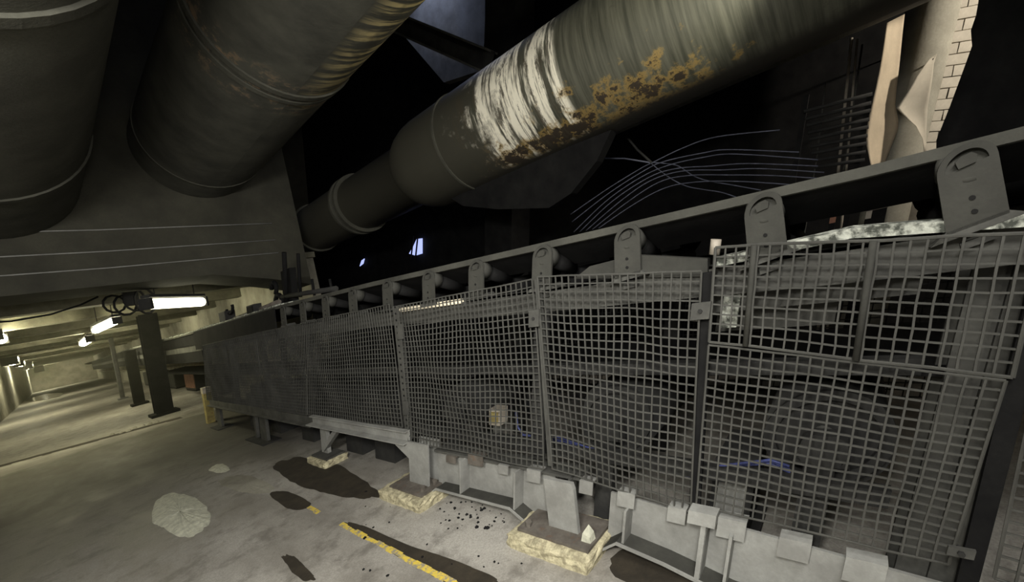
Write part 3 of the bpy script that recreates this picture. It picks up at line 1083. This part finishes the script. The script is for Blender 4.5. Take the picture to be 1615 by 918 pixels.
clip('small square clip plate on the gap left of the barred guard', 1091, 479, 1118, 503, mat=STEEL)
clip('small clip plate between the bent guard and the bulging guard', 834, 490, 849, 515, mat=STEEL)
clip('square clip plate low on the slanting gap at lower right', 1496, 862, 1536, 884, X=1.70, mat=STEEL)
for lbl, (a, c) in (('dark gap strip between the bent guard and the right hand guards', ((.425, 1.46), (.365, .36))),
                    ('narrow post between the bulging guard and the bent one', ((1.285, 1.57), (1.15, .44))),
                    ('dark slanting post beside the guard at the right margin', ((-.42, 1.40), (-.455, .2))),
                    ('perforated flat post between the bulging guard and its far neighbour', ((2.63, 1.58), (2.53, .45)))):
    wdt = .075 if 'perforated' in lbl else .03 if 'narrow' in lbl else .045
    o = thing('guard_post', lbl, 'post', V3(1.765, a[0], c[1]))
    b = MB()
    b.hexa([V3(1.768, a[0] - wdt / 2, a[1]), V3(1.79, a[0] - wdt / 2, a[1]), V3(1.79, a[0] + wdt / 2, a[1]), V3(1.768, a[0] + wdt / 2, a[1])],
           [V3(1.768, c[0] - wdt / 2, c[1]), V3(1.79, c[0] - wdt / 2, c[1]), V3(1.79, c[0] + wdt / 2, c[1]), V3(1.768, c[0] + wdt / 2, c[1])])
    b.build('bar', STEEL if 'perforated' in lbl or 'narrow' in lbl else BLACK, o)
    if 'perforated' in lbl:
        b = MB()
        for t in range(22):
            f = t / 21
            yq, nq = a[0] + (c[0] - a[0]) * f, a[1] + (c[1] - a[1]) * f - .02 * (0.5 - f)
            b.tube([V3(1.765, yq, nq), V3(1.769, yq, nq)], .009, 6)
        b.build('holes', BLACK, o)
        for yq, nq in ((2.53, .74), (2.55, 1.38)):
            b = MB()
            b.box(1.745, 1.766, yq - .03, yq + .03, nq - .07, nq + .05)
            b.build('latch', STEEL, o)

# ------------------------------------------------------------------ machinery behind the guards
def drum(label, y, n, r, x0=2.02, x1=2.82, mat=DARK, cat='pulley'):
    o = thing('return_pulley', label, cat, V3(2.4, y, n), 'pulleys inside the guards')
    b = MB()
    b.tube([V3(x0, y, n), V3(x1, y, n)], r, 32)
    b.build('shell', mat, o, smooth=True)
    b = MB()
    seg = 24
    for j in range(seg):
        a0, a1 = 2 * math.pi * j / seg, 2 * math.pi * (j + 1) / seg
        q = [(y + r * math.cos(a0), n + r * math.sin(a0)), (y + r * math.cos(a1), n + r * math.sin(a1)),
             (y + r * .8 * math.cos(a1), n + r * .8 * math.sin(a1)), (y + r * .8 * math.cos(a0), n + r * .8 * math.sin(a0))]
        b.plate(x0 - .03, x0, q)
    b.build('rim', DARK, o)
    b = MB()
    b.tube([V3(1.9, y, n), V3(2.95, y, n)], .04, 14)
    b.build('shaft', STEEL, o, smooth=True)
    b = MB()
    b.plate(1.89, 1.96, [(y - .09, n - .08), (y + .09, n - .08), (y + .07, n + .03), (y + .035, n + .055), (y - .035, n + .055), (y - .07, n + .03)])
    bl = sub(o, b.build('bearing_block', DARK, o))
    for dy in (-.075, .075):
        b = MB()
        b.tube([V3(1.875, y + dy, n - .06), V3(1.892, y + dy, n - .06)], .012, 6)
        b.build('bolt', DARK, bl)
    b = MB()
    b.box(1.92, 1.99, y - .05, y + .05, .0, n - .1)
    b.build('pedestal', DARK, o)


drum('grey return pulley behind the largest lower right guard', -.04, .66, .21)
drum('grey return pulley behind the bent guard', .88, .66, .21)
drum('smaller return pulley behind the bulging guard', 2.15, .68, .16)
o = thing('gearbox', 'boxy dusty gearbox low behind the lower right guard', 'machine', V3(2.1, .2, .0))
for nm, mt, bx in (('casing', DARK, (1.96, 2.3, .17, .34, .08, .52)), ('base', DARK, (1.94, 2.34, .13, .38, .0, .08)), ('cover', STEEL_L, (1.945, 1.96, .2, .31, .14, .46))):
    b = MB()
    b.box(*bx)
    b.build(nm, mt, o)
o = thing('junction_box', 'small yellowish box behind the bulging guard', 'box', V3(1.9, 1.69, .62))
b = MB()
b.box(1.88, 1.96, 1.64, 1.74, .60, .72)
b.build('case', PALE, o)
b = MB()
b.box(1.868, 1.88, 1.655, 1.725, .62, .70)
b.build('lid', YPOST, o)
b = MB()
b.box(1.90, 1.94, 1.66, 1.72, .0, .6)
b.build('stand', STEEL, o)
o = thing('lamp_tube', 'pale lit tube lying behind the top of the bulging guard', 'tube', V3(1.8, 2, 1.5))
b = MB()
pa, pb = wall_pt(624, 490, 1.79), wall_pt(734, 474, 1.79)
b.tube([V3(1.79, *pa), V3(1.79, *pb)], .016, 10)
b.build('glass', emit('lit_tube', (0.85, 0.75, 0.55), 0.45), o, smooth=True)
for e in (pa, pb):
    b = MB()
    b.box(1.775, 1.815, e[0] - .012, e[0] + .012, e[1] - .03, e[1] + .02)
    b.build('holder', STEEL, o)
for k in range(3):
    b = MB()
    pts = []
    for i, (px, py) in enumerate(((858, 690), (930, 712), (1000, 735), (1080, 752), (1150, 738), (1215, 735), (1245, 745))):
        y, n = wall_pt(px, py + 5 * k - 8 + 3 * math.sin(i * 2 + k), 1.88)
        pts.append(V3(1.88 + .012 * k, y, n))
    b.tube(pts, .006, 6)
    tag(b.build('hose', BLUE, None, V3(1.9, .8, .4), True), ('uppermost', 'middle', 'lowest')[k] + ' thin blue hose of the three sagging low behind the bent guard', 'hose', 'blue hoses behind the guards')
b = MB()
b.tube([V3(1.87, *wall_pt(*p, 1.87)) for p in ((814, 650), (816, 672), (825, 686), (845, 688), (852, 690))], .008, 6)
tag(b.build('hose', BLUE, None, V3(1.9, 1.6, .5), True), 'short blue hose hanging under the small yellowish box', 'hose')
for k, (y, n) in enumerate(((3.1, .6), (3.7, .62), (4.9, .6), (6, .6), (7, .6))):
    b = MB()
    b.box(2.0, 2.6, y, y + .35, 0.0, n)
    b.box(2.05, 2.5, y + .05, y + .3, n, n + .12)
    tag(b.build('machine_block', DARK, None, V3(2.3, y, 0)), ('nearest', 'second', 'third', 'fourth', 'farthest')[k] + ' dark machine block half hidden behind the far guards', 'machine', 'machine blocks behind the guards')

# ------------------------------------------------------------------ things on top of the conveyor, left
o = thing('valve_stand', 'dark valve stand and rods rising behind the belt at the gallery mouth', 'valve', V3(2.3, 6.4, 1.9))
for px, a, c, r in ((448, 398, 478, .03), (470, 400, 468, .022), (492, 440, 466, .015), (520, 440, 462, .015)):
    p, q = wall_pt(px, a, 2.15), wall_pt(px + 4, c, 2.15)
    b = MB()
    b.tube([V3(2.15, *p), V3(2.15, *q)], r, 8)
    b.build('rod', BLACK, o, smooth=True)
p, q = wall_pt(445, 468, 2.15), wall_pt(530, 455, 2.15)
b = MB()
b.tube([V3(2.15, *p), V3(2.15, *q)], .03, 8)
b.build('crossbar', DARK, o, smooth=True)
for (px, py, r) in ((432, 455, .09), (440, 478, .12)):
    p = wall_pt(px, py, 2.15)
    b = MB()
    b.tube([V3(2.15, p[0] + r * math.cos(t * .6), p[1] + r * math.sin(t * .6)) for t in range(8)], .03, 6)
    b.build('hose', BLACK, o, smooth=True)
b = MB()
p = wall_pt(450, 455, 2.152)
b.box(2.17, 2.25, p[0] - .15, p[0] + .15, p[1] - .4, p[1] + .25)
b.build('body', BLACK, o)
o = thing('control_box', 'small dark square box standing on the dusty belt edge', 'box', V3(1.9, 5.95, 1.87))
y, n = wall_pt(398, 497, 1.85)
b = MB()
b.box(1.83, 1.93, y - .14, y + .14, n - .02, n + .14)
b.build('case', DARK, o)
b = MB()
b.box(1.822, 1.83, y - .11, y + .11, n + .01, n + .12)
b.build('lid', BLACK, o)
o = thing('lump', 'dark machine lump and bent hook on the dusty belt edge', 'machinery', V3(1.9, 7.6, 1.85))
y, n = wall_pt(352, 505, 1.85)
b = MB()
b.box(1.84, 1.98, y - .16, y + .16, n - .03, n + .13)
b.build('body', DARK, o)
b = MB()
y2, n2 = wall_pt(362, 486, 1.9)
b.tube([V3(1.9, y2 + .16 * math.cos(t * .5 + 2.7), n2 + .09 * math.sin(t * .5 + 2.7)) for t in range(8)], .022, 6)
b.build('hook', BLACK, o, smooth=True)
b = MB()
b.tube([V3(1.9, y2, n2 - .09), V3(1.9, y, n + .13)], .018, 6)
b.build('stem', BLACK, o, smooth=True)
b = MB()
b.tube([V3(1.92, *wall_pt(370, 503, 1.92)), V3(1.92, *wall_pt(405, 490, 1.92)), V3(1.92, *wall_pt(440, 476, 1.92))], .03, 8)
tag(b.build('grease_pipe', RUSTY, None, V3(1.92, 6.5, 1.9), True), 'rusty pipe lying on the dusty belt edge between lump and valve stand', 'pipe')
b = MB()
p = wall_pt(1129, 382, 1.80)
b.tube([V3(1.80, p[0], p[1] - .05), V3(1.80, p[0], p[1] + .012)], .02, 12)
tag(b.build('peg', PALE, None, V3(1.8, p[0], p[1] - .05), True), 'short pale peg on the corner of the barred guard', 'peg')

# ------------------------------------------------------------------ concrete foundation blocks
def fblock(label, x0, x1, y0, y1, h, seed):
    random.seed(seed)
    o = thing('foundation_block', label, 'block', V3((x0 + x1) / 2, (y0 + y1) / 2, 0), 'concrete foundation blocks')
    b = MB()
    nx, nyy, nz = 8, 12, 4
    idx = {}

    def vid(i, j, k):
        if (i, j, k) not in idx:
            q = .006
            edge = (i in (0, nx)) + (j in (0, nyy)) + (k == nz)
            x = x0 + (x1 - x0) * i / nx + random.uniform(-q, q)
            y = y0 + (y1 - y0) * j / nyy + random.uniform(-q, q)
            n = max(-.01, h * k / nz + (random.uniform(-q, q * .5) if k else -.01))
            if edge >= 2:
                cx_, cy_ = (x0 + x1) / 2, (y0 + y1) / 2
                f = random.uniform(0.0, .06)
                x += (cx_ - x) * f
                y += (cy_ - y) * f
                if k == nz:
                    n -= random.uniform(0, .014)
            idx[(i, j, k)] = len(b.v)
            b.v.append(V3(x, y, n))
        return idx[(i, j, k)]
    for i in range(nx):
        for j in range(nyy):
            b.f.append((vid(i, j, nz), vid(i + 1, j, nz), vid(i + 1, j + 1, nz), vid(i, j + 1, nz)))
    for k in range(nz):
        for i in range(nx):
            b.f.append((vid(i, 0, k), vid(i + 1, 0, k), vid(i + 1, 0, k + 1), vid(i, 0, k + 1)))
            b.f.append((vid(i + 1, nyy, k), vid(i, nyy, k), vid(i, nyy, k + 1), vid(i + 1, nyy, k + 1)))
        for j in range(nyy):
            b.f.append((vid(0, j + 1, k), vid(0, j, k), vid(0, j, k + 1), vid(0, j + 1, k + 1)))
            b.f.append((vid(nx, j, k), vid(nx, j + 1, k), vid(nx, j + 1, k + 1), vid(nx, j, k + 1)))
    b.build('block', BLOCK, o, smooth=False)


fblock('nearest and largest yellowish concrete block under the wide leg', 1.55, 1.90, .76, 1.30, .086, 3)
fblock('concrete block under the narrow pale leg, second from the front', 1.54, 1.88, 2.10, 2.66, .086, 4)
fblock('small concrete pad under the slanting trestle brace', 1.64, 1.90, 3.82, 4.26, .07, 5)
random.seed(11)
# broken stone beside the wide leg
b = MB()
y, n = wall_pt(930, 833, 1.68)
top, ring_ = V3(1.675, y + .005, .20), []
pts = [V3(1.65, y + .03, .10), V3(1.65, y - .025, .10), V3(1.70, y - .03, .10), V3(1.705, y + .03, .10)]
mid = [V3(1.655, y + .028, .15), V3(1.652, y - .018, .14), V3(1.69, y - .02, .155), V3(1.695, y + .022, .165)]
b.v = pts + mid + [top]
b.f = [(3, 2, 1, 0)] + [(k, (k + 1) % 4, 4 + (k + 1) % 4, 4 + k) for k in range(4)] + [(4 + k, 4 + (k + 1) % 4, 8) for k in range(4)]
tag(b.build('stone', RUBBLE, None, V3(1.68, y, .1)), 'pale broken stone standing on the nearest block beside the wide leg', 'stone')

# ------------------------------------------------------------------ marks and dirt on the floor
def patch(name, label, cat, poly, mat, h=.004, dome=0.0, rough=.12, seed=1, kind=None, rings=5):
    """irregular patch on the floor: poly in photo positions on the floor plane"""
    random.seed(seed)
    P = [Vector(floor_pt(*p)) for p in poly]
    # densify outline
    Q = []
    L = len(P)
    for i in range(L):
        p0, p1, p2, p3 = P[i - 1], P[i], P[(i + 1) % L], P[(i + 2) % L]
        for t in range(8):
            f = t / 8
            Q.append(0.5 * ((2 * p1) + (p2 - p0) * f + (2 * p0 - 5 * p1 + 4 * p2 - p3) * f * f + (3 * p1 - p0 - 3 * p2 + p3) * f ** 3))
    cen = sum(Q, Vector((0, 0))) / len(Q)
    ph = random.uniform(0, 6)
    Q = [cen + (q - cen) * (1 + rough * .8 * math.sin(i * .9 + ph) * math.cos(i * .37) + random.uniform(-rough, rough) * .45) for i, q in enumerate(Q)]
    b = MB()
    m_ = len(Q)
    for r in range(rings + 1):
        f = 1 - r / rings
        for q in Q:
            p = cen + (q - cen) * f
            hh = h * .5 + dome * (1 - f ** 2) + (random.uniform(-1, 1) * dome * .3 if 0 < r else 0)
            b.v.append(V3(p.x, p.y, max(.001, hh) if r else .0005))
    for r in range(rings):
        for j in range(m_):
            j2 = (j + 1) % m_
            b.f.append((r * m_ + j, r * m_ + j2, (r + 1) * m_ + j2, (r + 1) * m_ + j))
    o = b.build(name, mat, None, V3(cen.x, cen.y, 0), True)
    return tag(o, label, cat, None, kind)


patch('cement_patch', 'round crumbly cement patch on the open floor', 'patch', [(240, 822), (248, 788), (272, 778), (300, 782), (326, 800), (330, 822), (312, 842), (280, 846), (258, 832)], RUBBLE, .006, .022, .05, 2)
patch('cement_patch', 'small pale cement patch beyond the round one', 'patch', [(330, 742), (338, 734), (352, 732), (362, 740), (350, 746)], RUBBLE, .004, .012, .08, 3)
patch('cement_patch', 'faint greyish cement smear running towards the wet patch', 'patch', [(345, 760), (368, 750), (400, 752), (430, 768), (420, 778), (372, 774)], CONC, .003, .006, .08, 4)
patch('oil_stain', 'large dark wet stain before the second concrete block', 'stain', [(430, 735), (470, 722), (520, 728), (585, 765), (600, 782), (560, 786), (505, 776), (465, 762)], WET, .002, 0, .06, 5)
patch('oil_stain', 'small dark oval stain beside the cement smear', 'stain', [(425, 778), (455, 776), (488, 792), (478, 804), (450, 800)], WET, .002, 0, .06, 6)
patch('oil_stain', 'long dark stain along the yellow line', 'stain', [(546, 826), (570, 828), (640, 858), (720, 885), (790, 918), (740, 935), (690, 912), (610, 868)], WET, .002, 0, .05, 7)
patch('oil_stain', 'small smudge on the open floor near the bottom edge', 'stain', [(446, 880), (460, 876), (480, 892), (496, 912), (474, 914)], WET, .002, 0, .12, 8)
patch('oil_stain', 'dark coaly dirt beneath the girder at lower right', 'stain', [(1000, 862), (1100, 900), (1200, 945), (1150, 960), (1040, 940), (960, 900)], WET, .002, 0, .06, 9)
patch('puddle', 'glinting puddle far down the gallery floor', 'puddle', [(40, 632), (70, 622), (96, 620), (92, 626), (64, 632)], dusty('still_water', (0.04, 0.04, 0.035), (0.03, 0.03, 0.028), 3, rough=0.12, bs_=0.02), .002, 0, .05, 10)
# painted line
random.seed(5)
for k, (ya, yb) in enumerate(((3.18, 2.98), (2.62, .3))):
    b = MB()
    y = ya
    while y > yb:
        a = 1.182 + random.uniform(-.005, .005)
        c = 1.216 + random.uniform(-.006, .006)
        d = max(yb, y - .07)
        b.hexa([V3(a, y, .0005), V3(c, y, .0005), V3(c + random.uniform(-.006, .006), d, .0005), V3(a, d, .0005)],
               [V3(a, y, .003), V3(c, y, .003), V3(c, d, .003), V3(a, d, .003)])
        y = d
    tag(b.build('painted_line', YELLOW, None, V3(1.2, ya, 0)), ('short broken piece of worn yellow line, farther end', 'long worn yellow line painted on the floor along the conveyor')[k], 'marking')
# drainage groove across the walkway
o = thing('floor_groove', 'dark rough groove crossing the gallery floor', 'groove', V3(0, 11.6, 0))
b = MB()
for k in range(26):
    xa, xb = -1.7 + k * .13, -1.7 + (k + 1) * .13
    ya, yb = 12.33 - .39 * (xa + 1.7), 12.33 - .39 * (xb + 1.7)
    j1 = .16 + random.uniform(-.05, .05)
    b.hexa([V3(xa, ya - j1, .0), V3(xb, yb - j1, .0), V3(xb, yb + .1, .0), V3(xa, ya + .1, .0)],
           [V3(xa, ya - j1, .004), V3(xb, yb - j1, .004), V3(xb, yb + .1, .004), V3(xa, ya + .1, .004)])
b.build('strip', WET, o)
for k in range(7):
    b = MB()
    x = 0.6 + .12 * k
    y = 11.5 - .3 * k * .12 + random.uniform(-.2, .2)
    s = random.uniform(.03, .06)
    b.tube([V3(x, y, 0), V3(x, y, s * .5), V3(x, y, s)], [s, s * .8, s * .3], 6)
    b.build('clod', CONC, o)
# coal crumbs by the girder
b = MB()
for k in range(90):
    px, py = random.uniform(690, 800), random.uniform(775, 835)
    if k > 60:
        px, py = random.uniform(560, 900), random.uniform(770, 915)
    x, y = floor_pt(px, py)
    s = random.uniform(.004, .014)
    p = V3(x, y, 0)
    t = random.uniform(0, 6)
    b.tube([p, p + Vector((0, 0, s * .25)), p + Vector((s * .3 * math.cos(t), s * .3 * math.sin(t), s * .5))], [s, s * 1.05, s * .4], 5)
tag(b.build('coal_crumbs', BLACK, None, V3(1.6, 2, 0)), 'loose coal crumbs scattered on the floor before the girder', 'coal', kind='stuff')

# ------------------------------------------------------------------ cable bundle behind the belt
random.seed(21)
runs = [[(900, 338), (958, 298), (1010, 266), (1028, 257), (1078, 233), (1130, 216), (1230, 205)],
        [(902, 350), (960, 305), (1018, 268), (1050, 254), (1110, 241), (1150, 236), (1260, 240)],
        [(905, 366), (955, 318), (1005, 283), (1050, 262), (1110, 248), (1160, 243), (1290, 252)],
        [(914, 366), (965, 318), (1023, 280), (1066, 266), (1120, 262), (1180, 258), (1290, 262)],
        [(924, 364), (975, 320), (1024, 286), (1075, 270), (1140, 268), (1200, 266), (1300, 272)],
        [(934, 362), (985, 322), (1038, 288), (1085, 277), (1150, 276), (1220, 277), (1300, 282)],
        [(944, 360), (1000, 322), (1050, 296), (1100, 287), (1160, 286), (1230, 290), (1300, 296)],
        [(1026, 257), (1042, 270), (1062, 284), (1084, 294), (1110, 299), (1140, 304), (1180, 318)],
        [(1026, 256), (1050, 258), (1070, 262), (1095, 278), (1120, 286), (1150, 291), (1200, 300)]]
for k, pts in enumerate(runs):
    X = 4.1 + .02 * k
    b = MB()
    W = [V3(X, *wall_pt(px, py, X)) for px, py in pts]
    S = []
    for i in range(len(W) - 1):
        p0, p1, p2, p3 = W[max(i - 1, 0)], W[i], W[i + 1], W[min(i + 2, len(W) - 1)]
        for t in range(6):
            f = t / 6
            S.append(0.5 * ((2 * p1) + (p2 - p0) * f + (2 * p0 - 5 * p1 + 4 * p2 - p3) * f * f + (3 * p1 - p0 - 3 * p2 + p3) * f ** 3))
    S.append(W[-1])
    b.tube(S, .005, 6)
    lb = (('leftmost', 'second from the left', 'third from the left', 'fourth from the left', 'fifth from the left', 'sixth from the left', 'rightmost')[k] + ' of the pale cables where their bundle drops behind the belt') if k < 7 else ('lower cable leaving the knot and sagging down behind the belt', 'upper of two cables sagging away from the knot')[k - 7]
    tag(b.build('cable', CABLE, None, W[3], True), lb, 'cable', 'cables fanning out behind the belt')
b = MB()
b.tube([V3(4.1, *wall_pt(px, py, 4.1)) for px, py in ((942, 250), (985, 250), (1028, 257))], .008, 6)
tag(b.build('tie_cable', CABLE, None, V3(4.1, 1.8, 2.4), True), 'single pale cable running level into the knot of the bundle', 'cable')
b = MB()
b.tube([V3(4.1, *wall_pt(px, py, 4.1)) for px, py in ((985, 212), (1005, 236), (1028, 257))], .012, 6)
tag(b.build('tie_cable', DARK, None, V3(4.1, 1.7, 2.5), True), 'dark cable dropping into the knot of the bundle', 'cable')

# conduits and rods by the brickwork
for k, (a, c, r, mt) in enumerate((((1343, 60), (1312, 372), .013, PALE), ((1352, 62), (1326, 372), .010, STEEL), ((1360, 70), (1332, 260), .008, STEEL), ((1302, 130), (1288, 250), .007, STEEL))):
    b = MB()
    p, q = wall_pt(*a, 5.2), wall_pt(*c, 5.2)
    b.tube([V3(5.2, *p), V3(5.2, *q), V3(5.2, q[0] - (p[0] - q[0]) * .3, 0)], r, 8)
    tag(b.build('conduit', PALE if k < 2 else mt, None, V3(5.2, *q), True), ('brightest thin upright conduit left of the torn sheet', 'upright conduit close behind the brightest one', 'thin upright conduit nearest the torn sheet', 'short thin rod left of the upright conduits')[k], 'conduit')
o = thing('rod_rack', 'dark rack of level rods behind the belt left of the torn sheet', 'rack', V3(4.7, .1, 1.7))
for k in range(9):
    a, c = wall_pt(1268 + 2 * k, 176 + 11 * k, 4.7), wall_pt(1376 - 1.5 * k, 148 + 13 * k, 4.7)
    b = MB()
    b.tube([V3(4.7 + .03 * (k % 2), *a), V3(4.7 + .03 * (k % 2), *c)], .016, 8)
    b.build('rod', DARK, o, smooth=True)
for px in (1272, 1372):
    a = wall_pt(px, 150, 4.74)
    b = MB()
    b.box(4.73, 4.78, a[0] - .02, a[0] + .02, 1.35, a[1])
    b.build('upright', BLACK, o)
o = thing('striped_marker', 'small red and pale marker post lit behind the belt', 'post', V3(5.0, .1, 1.4))
y, n = wall_pt(1308, 375, 5.0)
for k in range(3):
    b = MB()
    b.box(5.0, 5.04, y - .022, y + .022, n - .1 + .12 * k, n + .02 + .12 * k)
    b.build('band', (REDW, BLACK, REDW)[k], o)
b = MB()
b.box(5.005, 5.035, y - .02, y + .02, .0, n - .1)
b.build('shaft', DARK, o)
o = thing('lit_bracket', 'small pale bracket lit behind the belt between two idlers', 'bracket', V3(5.0, -.1, 1.4))
b = MB()
a, c = wall_pt(1364, 346, 5.0), wall_pt(1376, 332, 5.0)
b.box(5.0, 5.03, c[0], a[0], a[1], c[1])
b.build('plate', PALE, o)
b = MB()
c2 = wall_pt(1400, 326, 5.0)
b.box(5.0, 5.03, c2[0], a[0], c[1], c[1] + .04)
b.build('arm', RUSTY, o)
b = MB()
b.box(5.03, 5.08, c2[0], a[0], 0.0, c[1])
b.build('support', BLACK, o)

# ------------------------------------------------------------------ torn sheets, round column, black curtain at the right
def sheet(name, label, poly, X, mat, curl, thick=.012, rows=10, cat='sheet'):
    """poly: list of (left px, right px, y px) rows from top to bottom"""
    b = MB()
    cols = 8
    for (xl, xr, yl_, yr_) in poly:
        for c in range(cols + 1):
            f = c / cols
            xc = X + curl * (f - .5) + .2 * curl * math.sin(f * math.pi)
            y, n = wall_pt(xl + (xr - xl) * f, yl_ + (yr_ - yl_) * f, xc)
            b.v.append(V3(xc, y, n))
    nfr = len(b.v)
    b.v += [v + Vector((thick, 0, 0)) for v in b.v]
    R = len(poly)
    for r in range(R - 1):
        for c in range(cols):
            i = r * (cols + 1) + c
            q = (i, i + 1, i + cols + 2, i + cols + 1)
            b.f.append(q)
            b.f.append(tuple(nfr + t for t in reversed(q)))
    edge = [c for c in range(cols + 1)] + [r * (cols + 1) + cols for r in range(1, R)] + [(R - 1) * (cols + 1) + c for c in range(cols - 1, -1, -1)] + [r * (cols + 1) for r in range(R - 2, 0, -1)]
    for p, q in zip(edge, edge[1:] + edge[:1]):
        b.f.append((p, nfr + p, nfr + q, q))
    o = b.build(name, mat, None, b.v[0].copy(), True)
    o['_loc'] = tuple(b.v[0])
    if cat == 'sheet':
        h = MB()
        p = b.v[cols // 2] + Vector((thick, 0, -.02))
        h.tube([p, Vector((6.5, p.y, p.z))], .008, 6)
        h.build('hanger_rod', DARK, o)
    return tag(o, label, cat)


sheet('torn_sheet', 'long cream torn sheet hanging beside the round column',
      [(1399, 1427, 36, 22), (1396, 1424, 52, 48), (1392, 1421, 80, 78), (1387, 1418, 110, 108), (1381, 1414, 140, 140), (1375, 1412, 165, 165), (1369, 1417, 190, 190), (1366, 1416, 210, 205), (1367, 1408, 230, 225), (1372, 1398, 256, 250), (1376, 1392, 272, 268)], 5.25, PAPER, .26)
sheet('torn_sheet', 'grey triangular torn sheet folded before the brickwork',
      [(1466, 1478, 93, 84), (1456, 1473, 106, 100), (1446, 1471, 120, 120), (1438, 1469, 134, 135), (1427, 1466, 152, 152), (1414, 1463, 170, 172), (1428, 1462, 184, 190), (1444, 1461, 198, 210), (1455, 1461, 218, 230), (1458, 1462, 245, 250)], 5.36, PAPER_G, .12)
b = MB()
p, q = wall_pt(1468, 20, 5.7), wall_pt(1430, 180, 5.7)
p, q = (p[0] + (p[0] - q[0]) * .6, p[1] + (p[1] - q[1]) * .6), (q[0] + (q[0] - p[0]) * .7, q[1] + (q[1] - p[1]) * .7)
b.tube([V3(5.7, p[0], p[1] + 1.2), V3(5.7, p[0], p[1]), V3(5.7, *q), V3(5.7, q[0], 0.0)], .19, 32)
tag(b.build('round_column', CONC, None, V3(5.7, q[0], 0), True), 'thick round column half in shade between torn sheet and brickwork', 'column')
sheet('rubber_curtain', 'black ragged curtain hiding the wall at the upper right corner',
      [(1552, 1760, -60, -60), (1545, 1760, 0, 0), (1541, 1760, 22, 22), (1533, 1760, 45, 45), (1535, 1760, 70, 70), (1524, 1760, 100, 100), (1513, 1760, 130, 130), (1500, 1760, 165, 165), (1488, 1760, 195, 195), (1478, 1760, 220, 220), (1476, 1760, 330, 330)], 3.5, BLACK, .06, .03, cat='curtain')
b = MB()
y, n = wall_pt(1470, -150, 3.5)
b.tube([V3(3.52, -2.0, n), V3(3.52, y + .3, n)], .04, 10)
tag(b.build('curtain_rail', DARK, None, V3(3.52, -.5, n), True), 'dark rail that carries the black curtain', 'rail')

# daylight gaps far at the back
def gap_(label, poly, X=6.42):
    b = MB()
    b.plate(X, X + .03, [wall_pt(px, py, X) for px, py in poly])
    o = b.build('daylight_opening', SKYM, None, V3(X, *wall_pt(*poly[0], X)))
    tag(o, label, 'opening')


gap_('larger broken opening with blue daylight far behind the belt', [(645, 400), (652, 388), (657, 377), (665, 376), (665, 400), (655, 403)], 6.4)
gap_('tiny slit of blue daylight left of the larger opening', [(567, 420), (570, 411), (574, 408), (572, 416)], 6.4)
b = MB()
for px in (652, 659):
    p, q = wall_pt(px, 372, 6.3), wall_pt(px - 4, 410, 6.3)
    b.tube([V3(6.3, *p), V3(6.3, *q)], .02, 6)
tag(b.build('opening_bars', BLACK, None, V3(6.3, 8.5, 3)), 'dark bars crossing the larger daylight opening', 'bars')

# dusty air in the gallery
b = MB()
b.ibox(-1.74, 3.29, 7.62, 69.4, -1.52, 1.14)
hz = bpy.data.materials.new('dusty_air')
hz.use_nodes = True
hz.node_tree.nodes.remove(hz.node_tree.nodes['Principled BSDF'])
vs = hz.node_tree.nodes.new('ShaderNodeVolumeScatter')
vs.inputs['Color'].default_value = (0.95, 0.93, 0.68, 1)
vs.inputs['Density'].default_value = 0.0045
vs.inputs['Anisotropy'].default_value = 0.45
hz.node_tree.links.new(vs.outputs[0], hz.node_tree.nodes['Material Output'].inputs['Volume'])
tag(b.build('haze', hz, None, IN(0.8, 38, -.2)), 'dusty lit haze filling the long gallery', 'haze', kind='stuff')
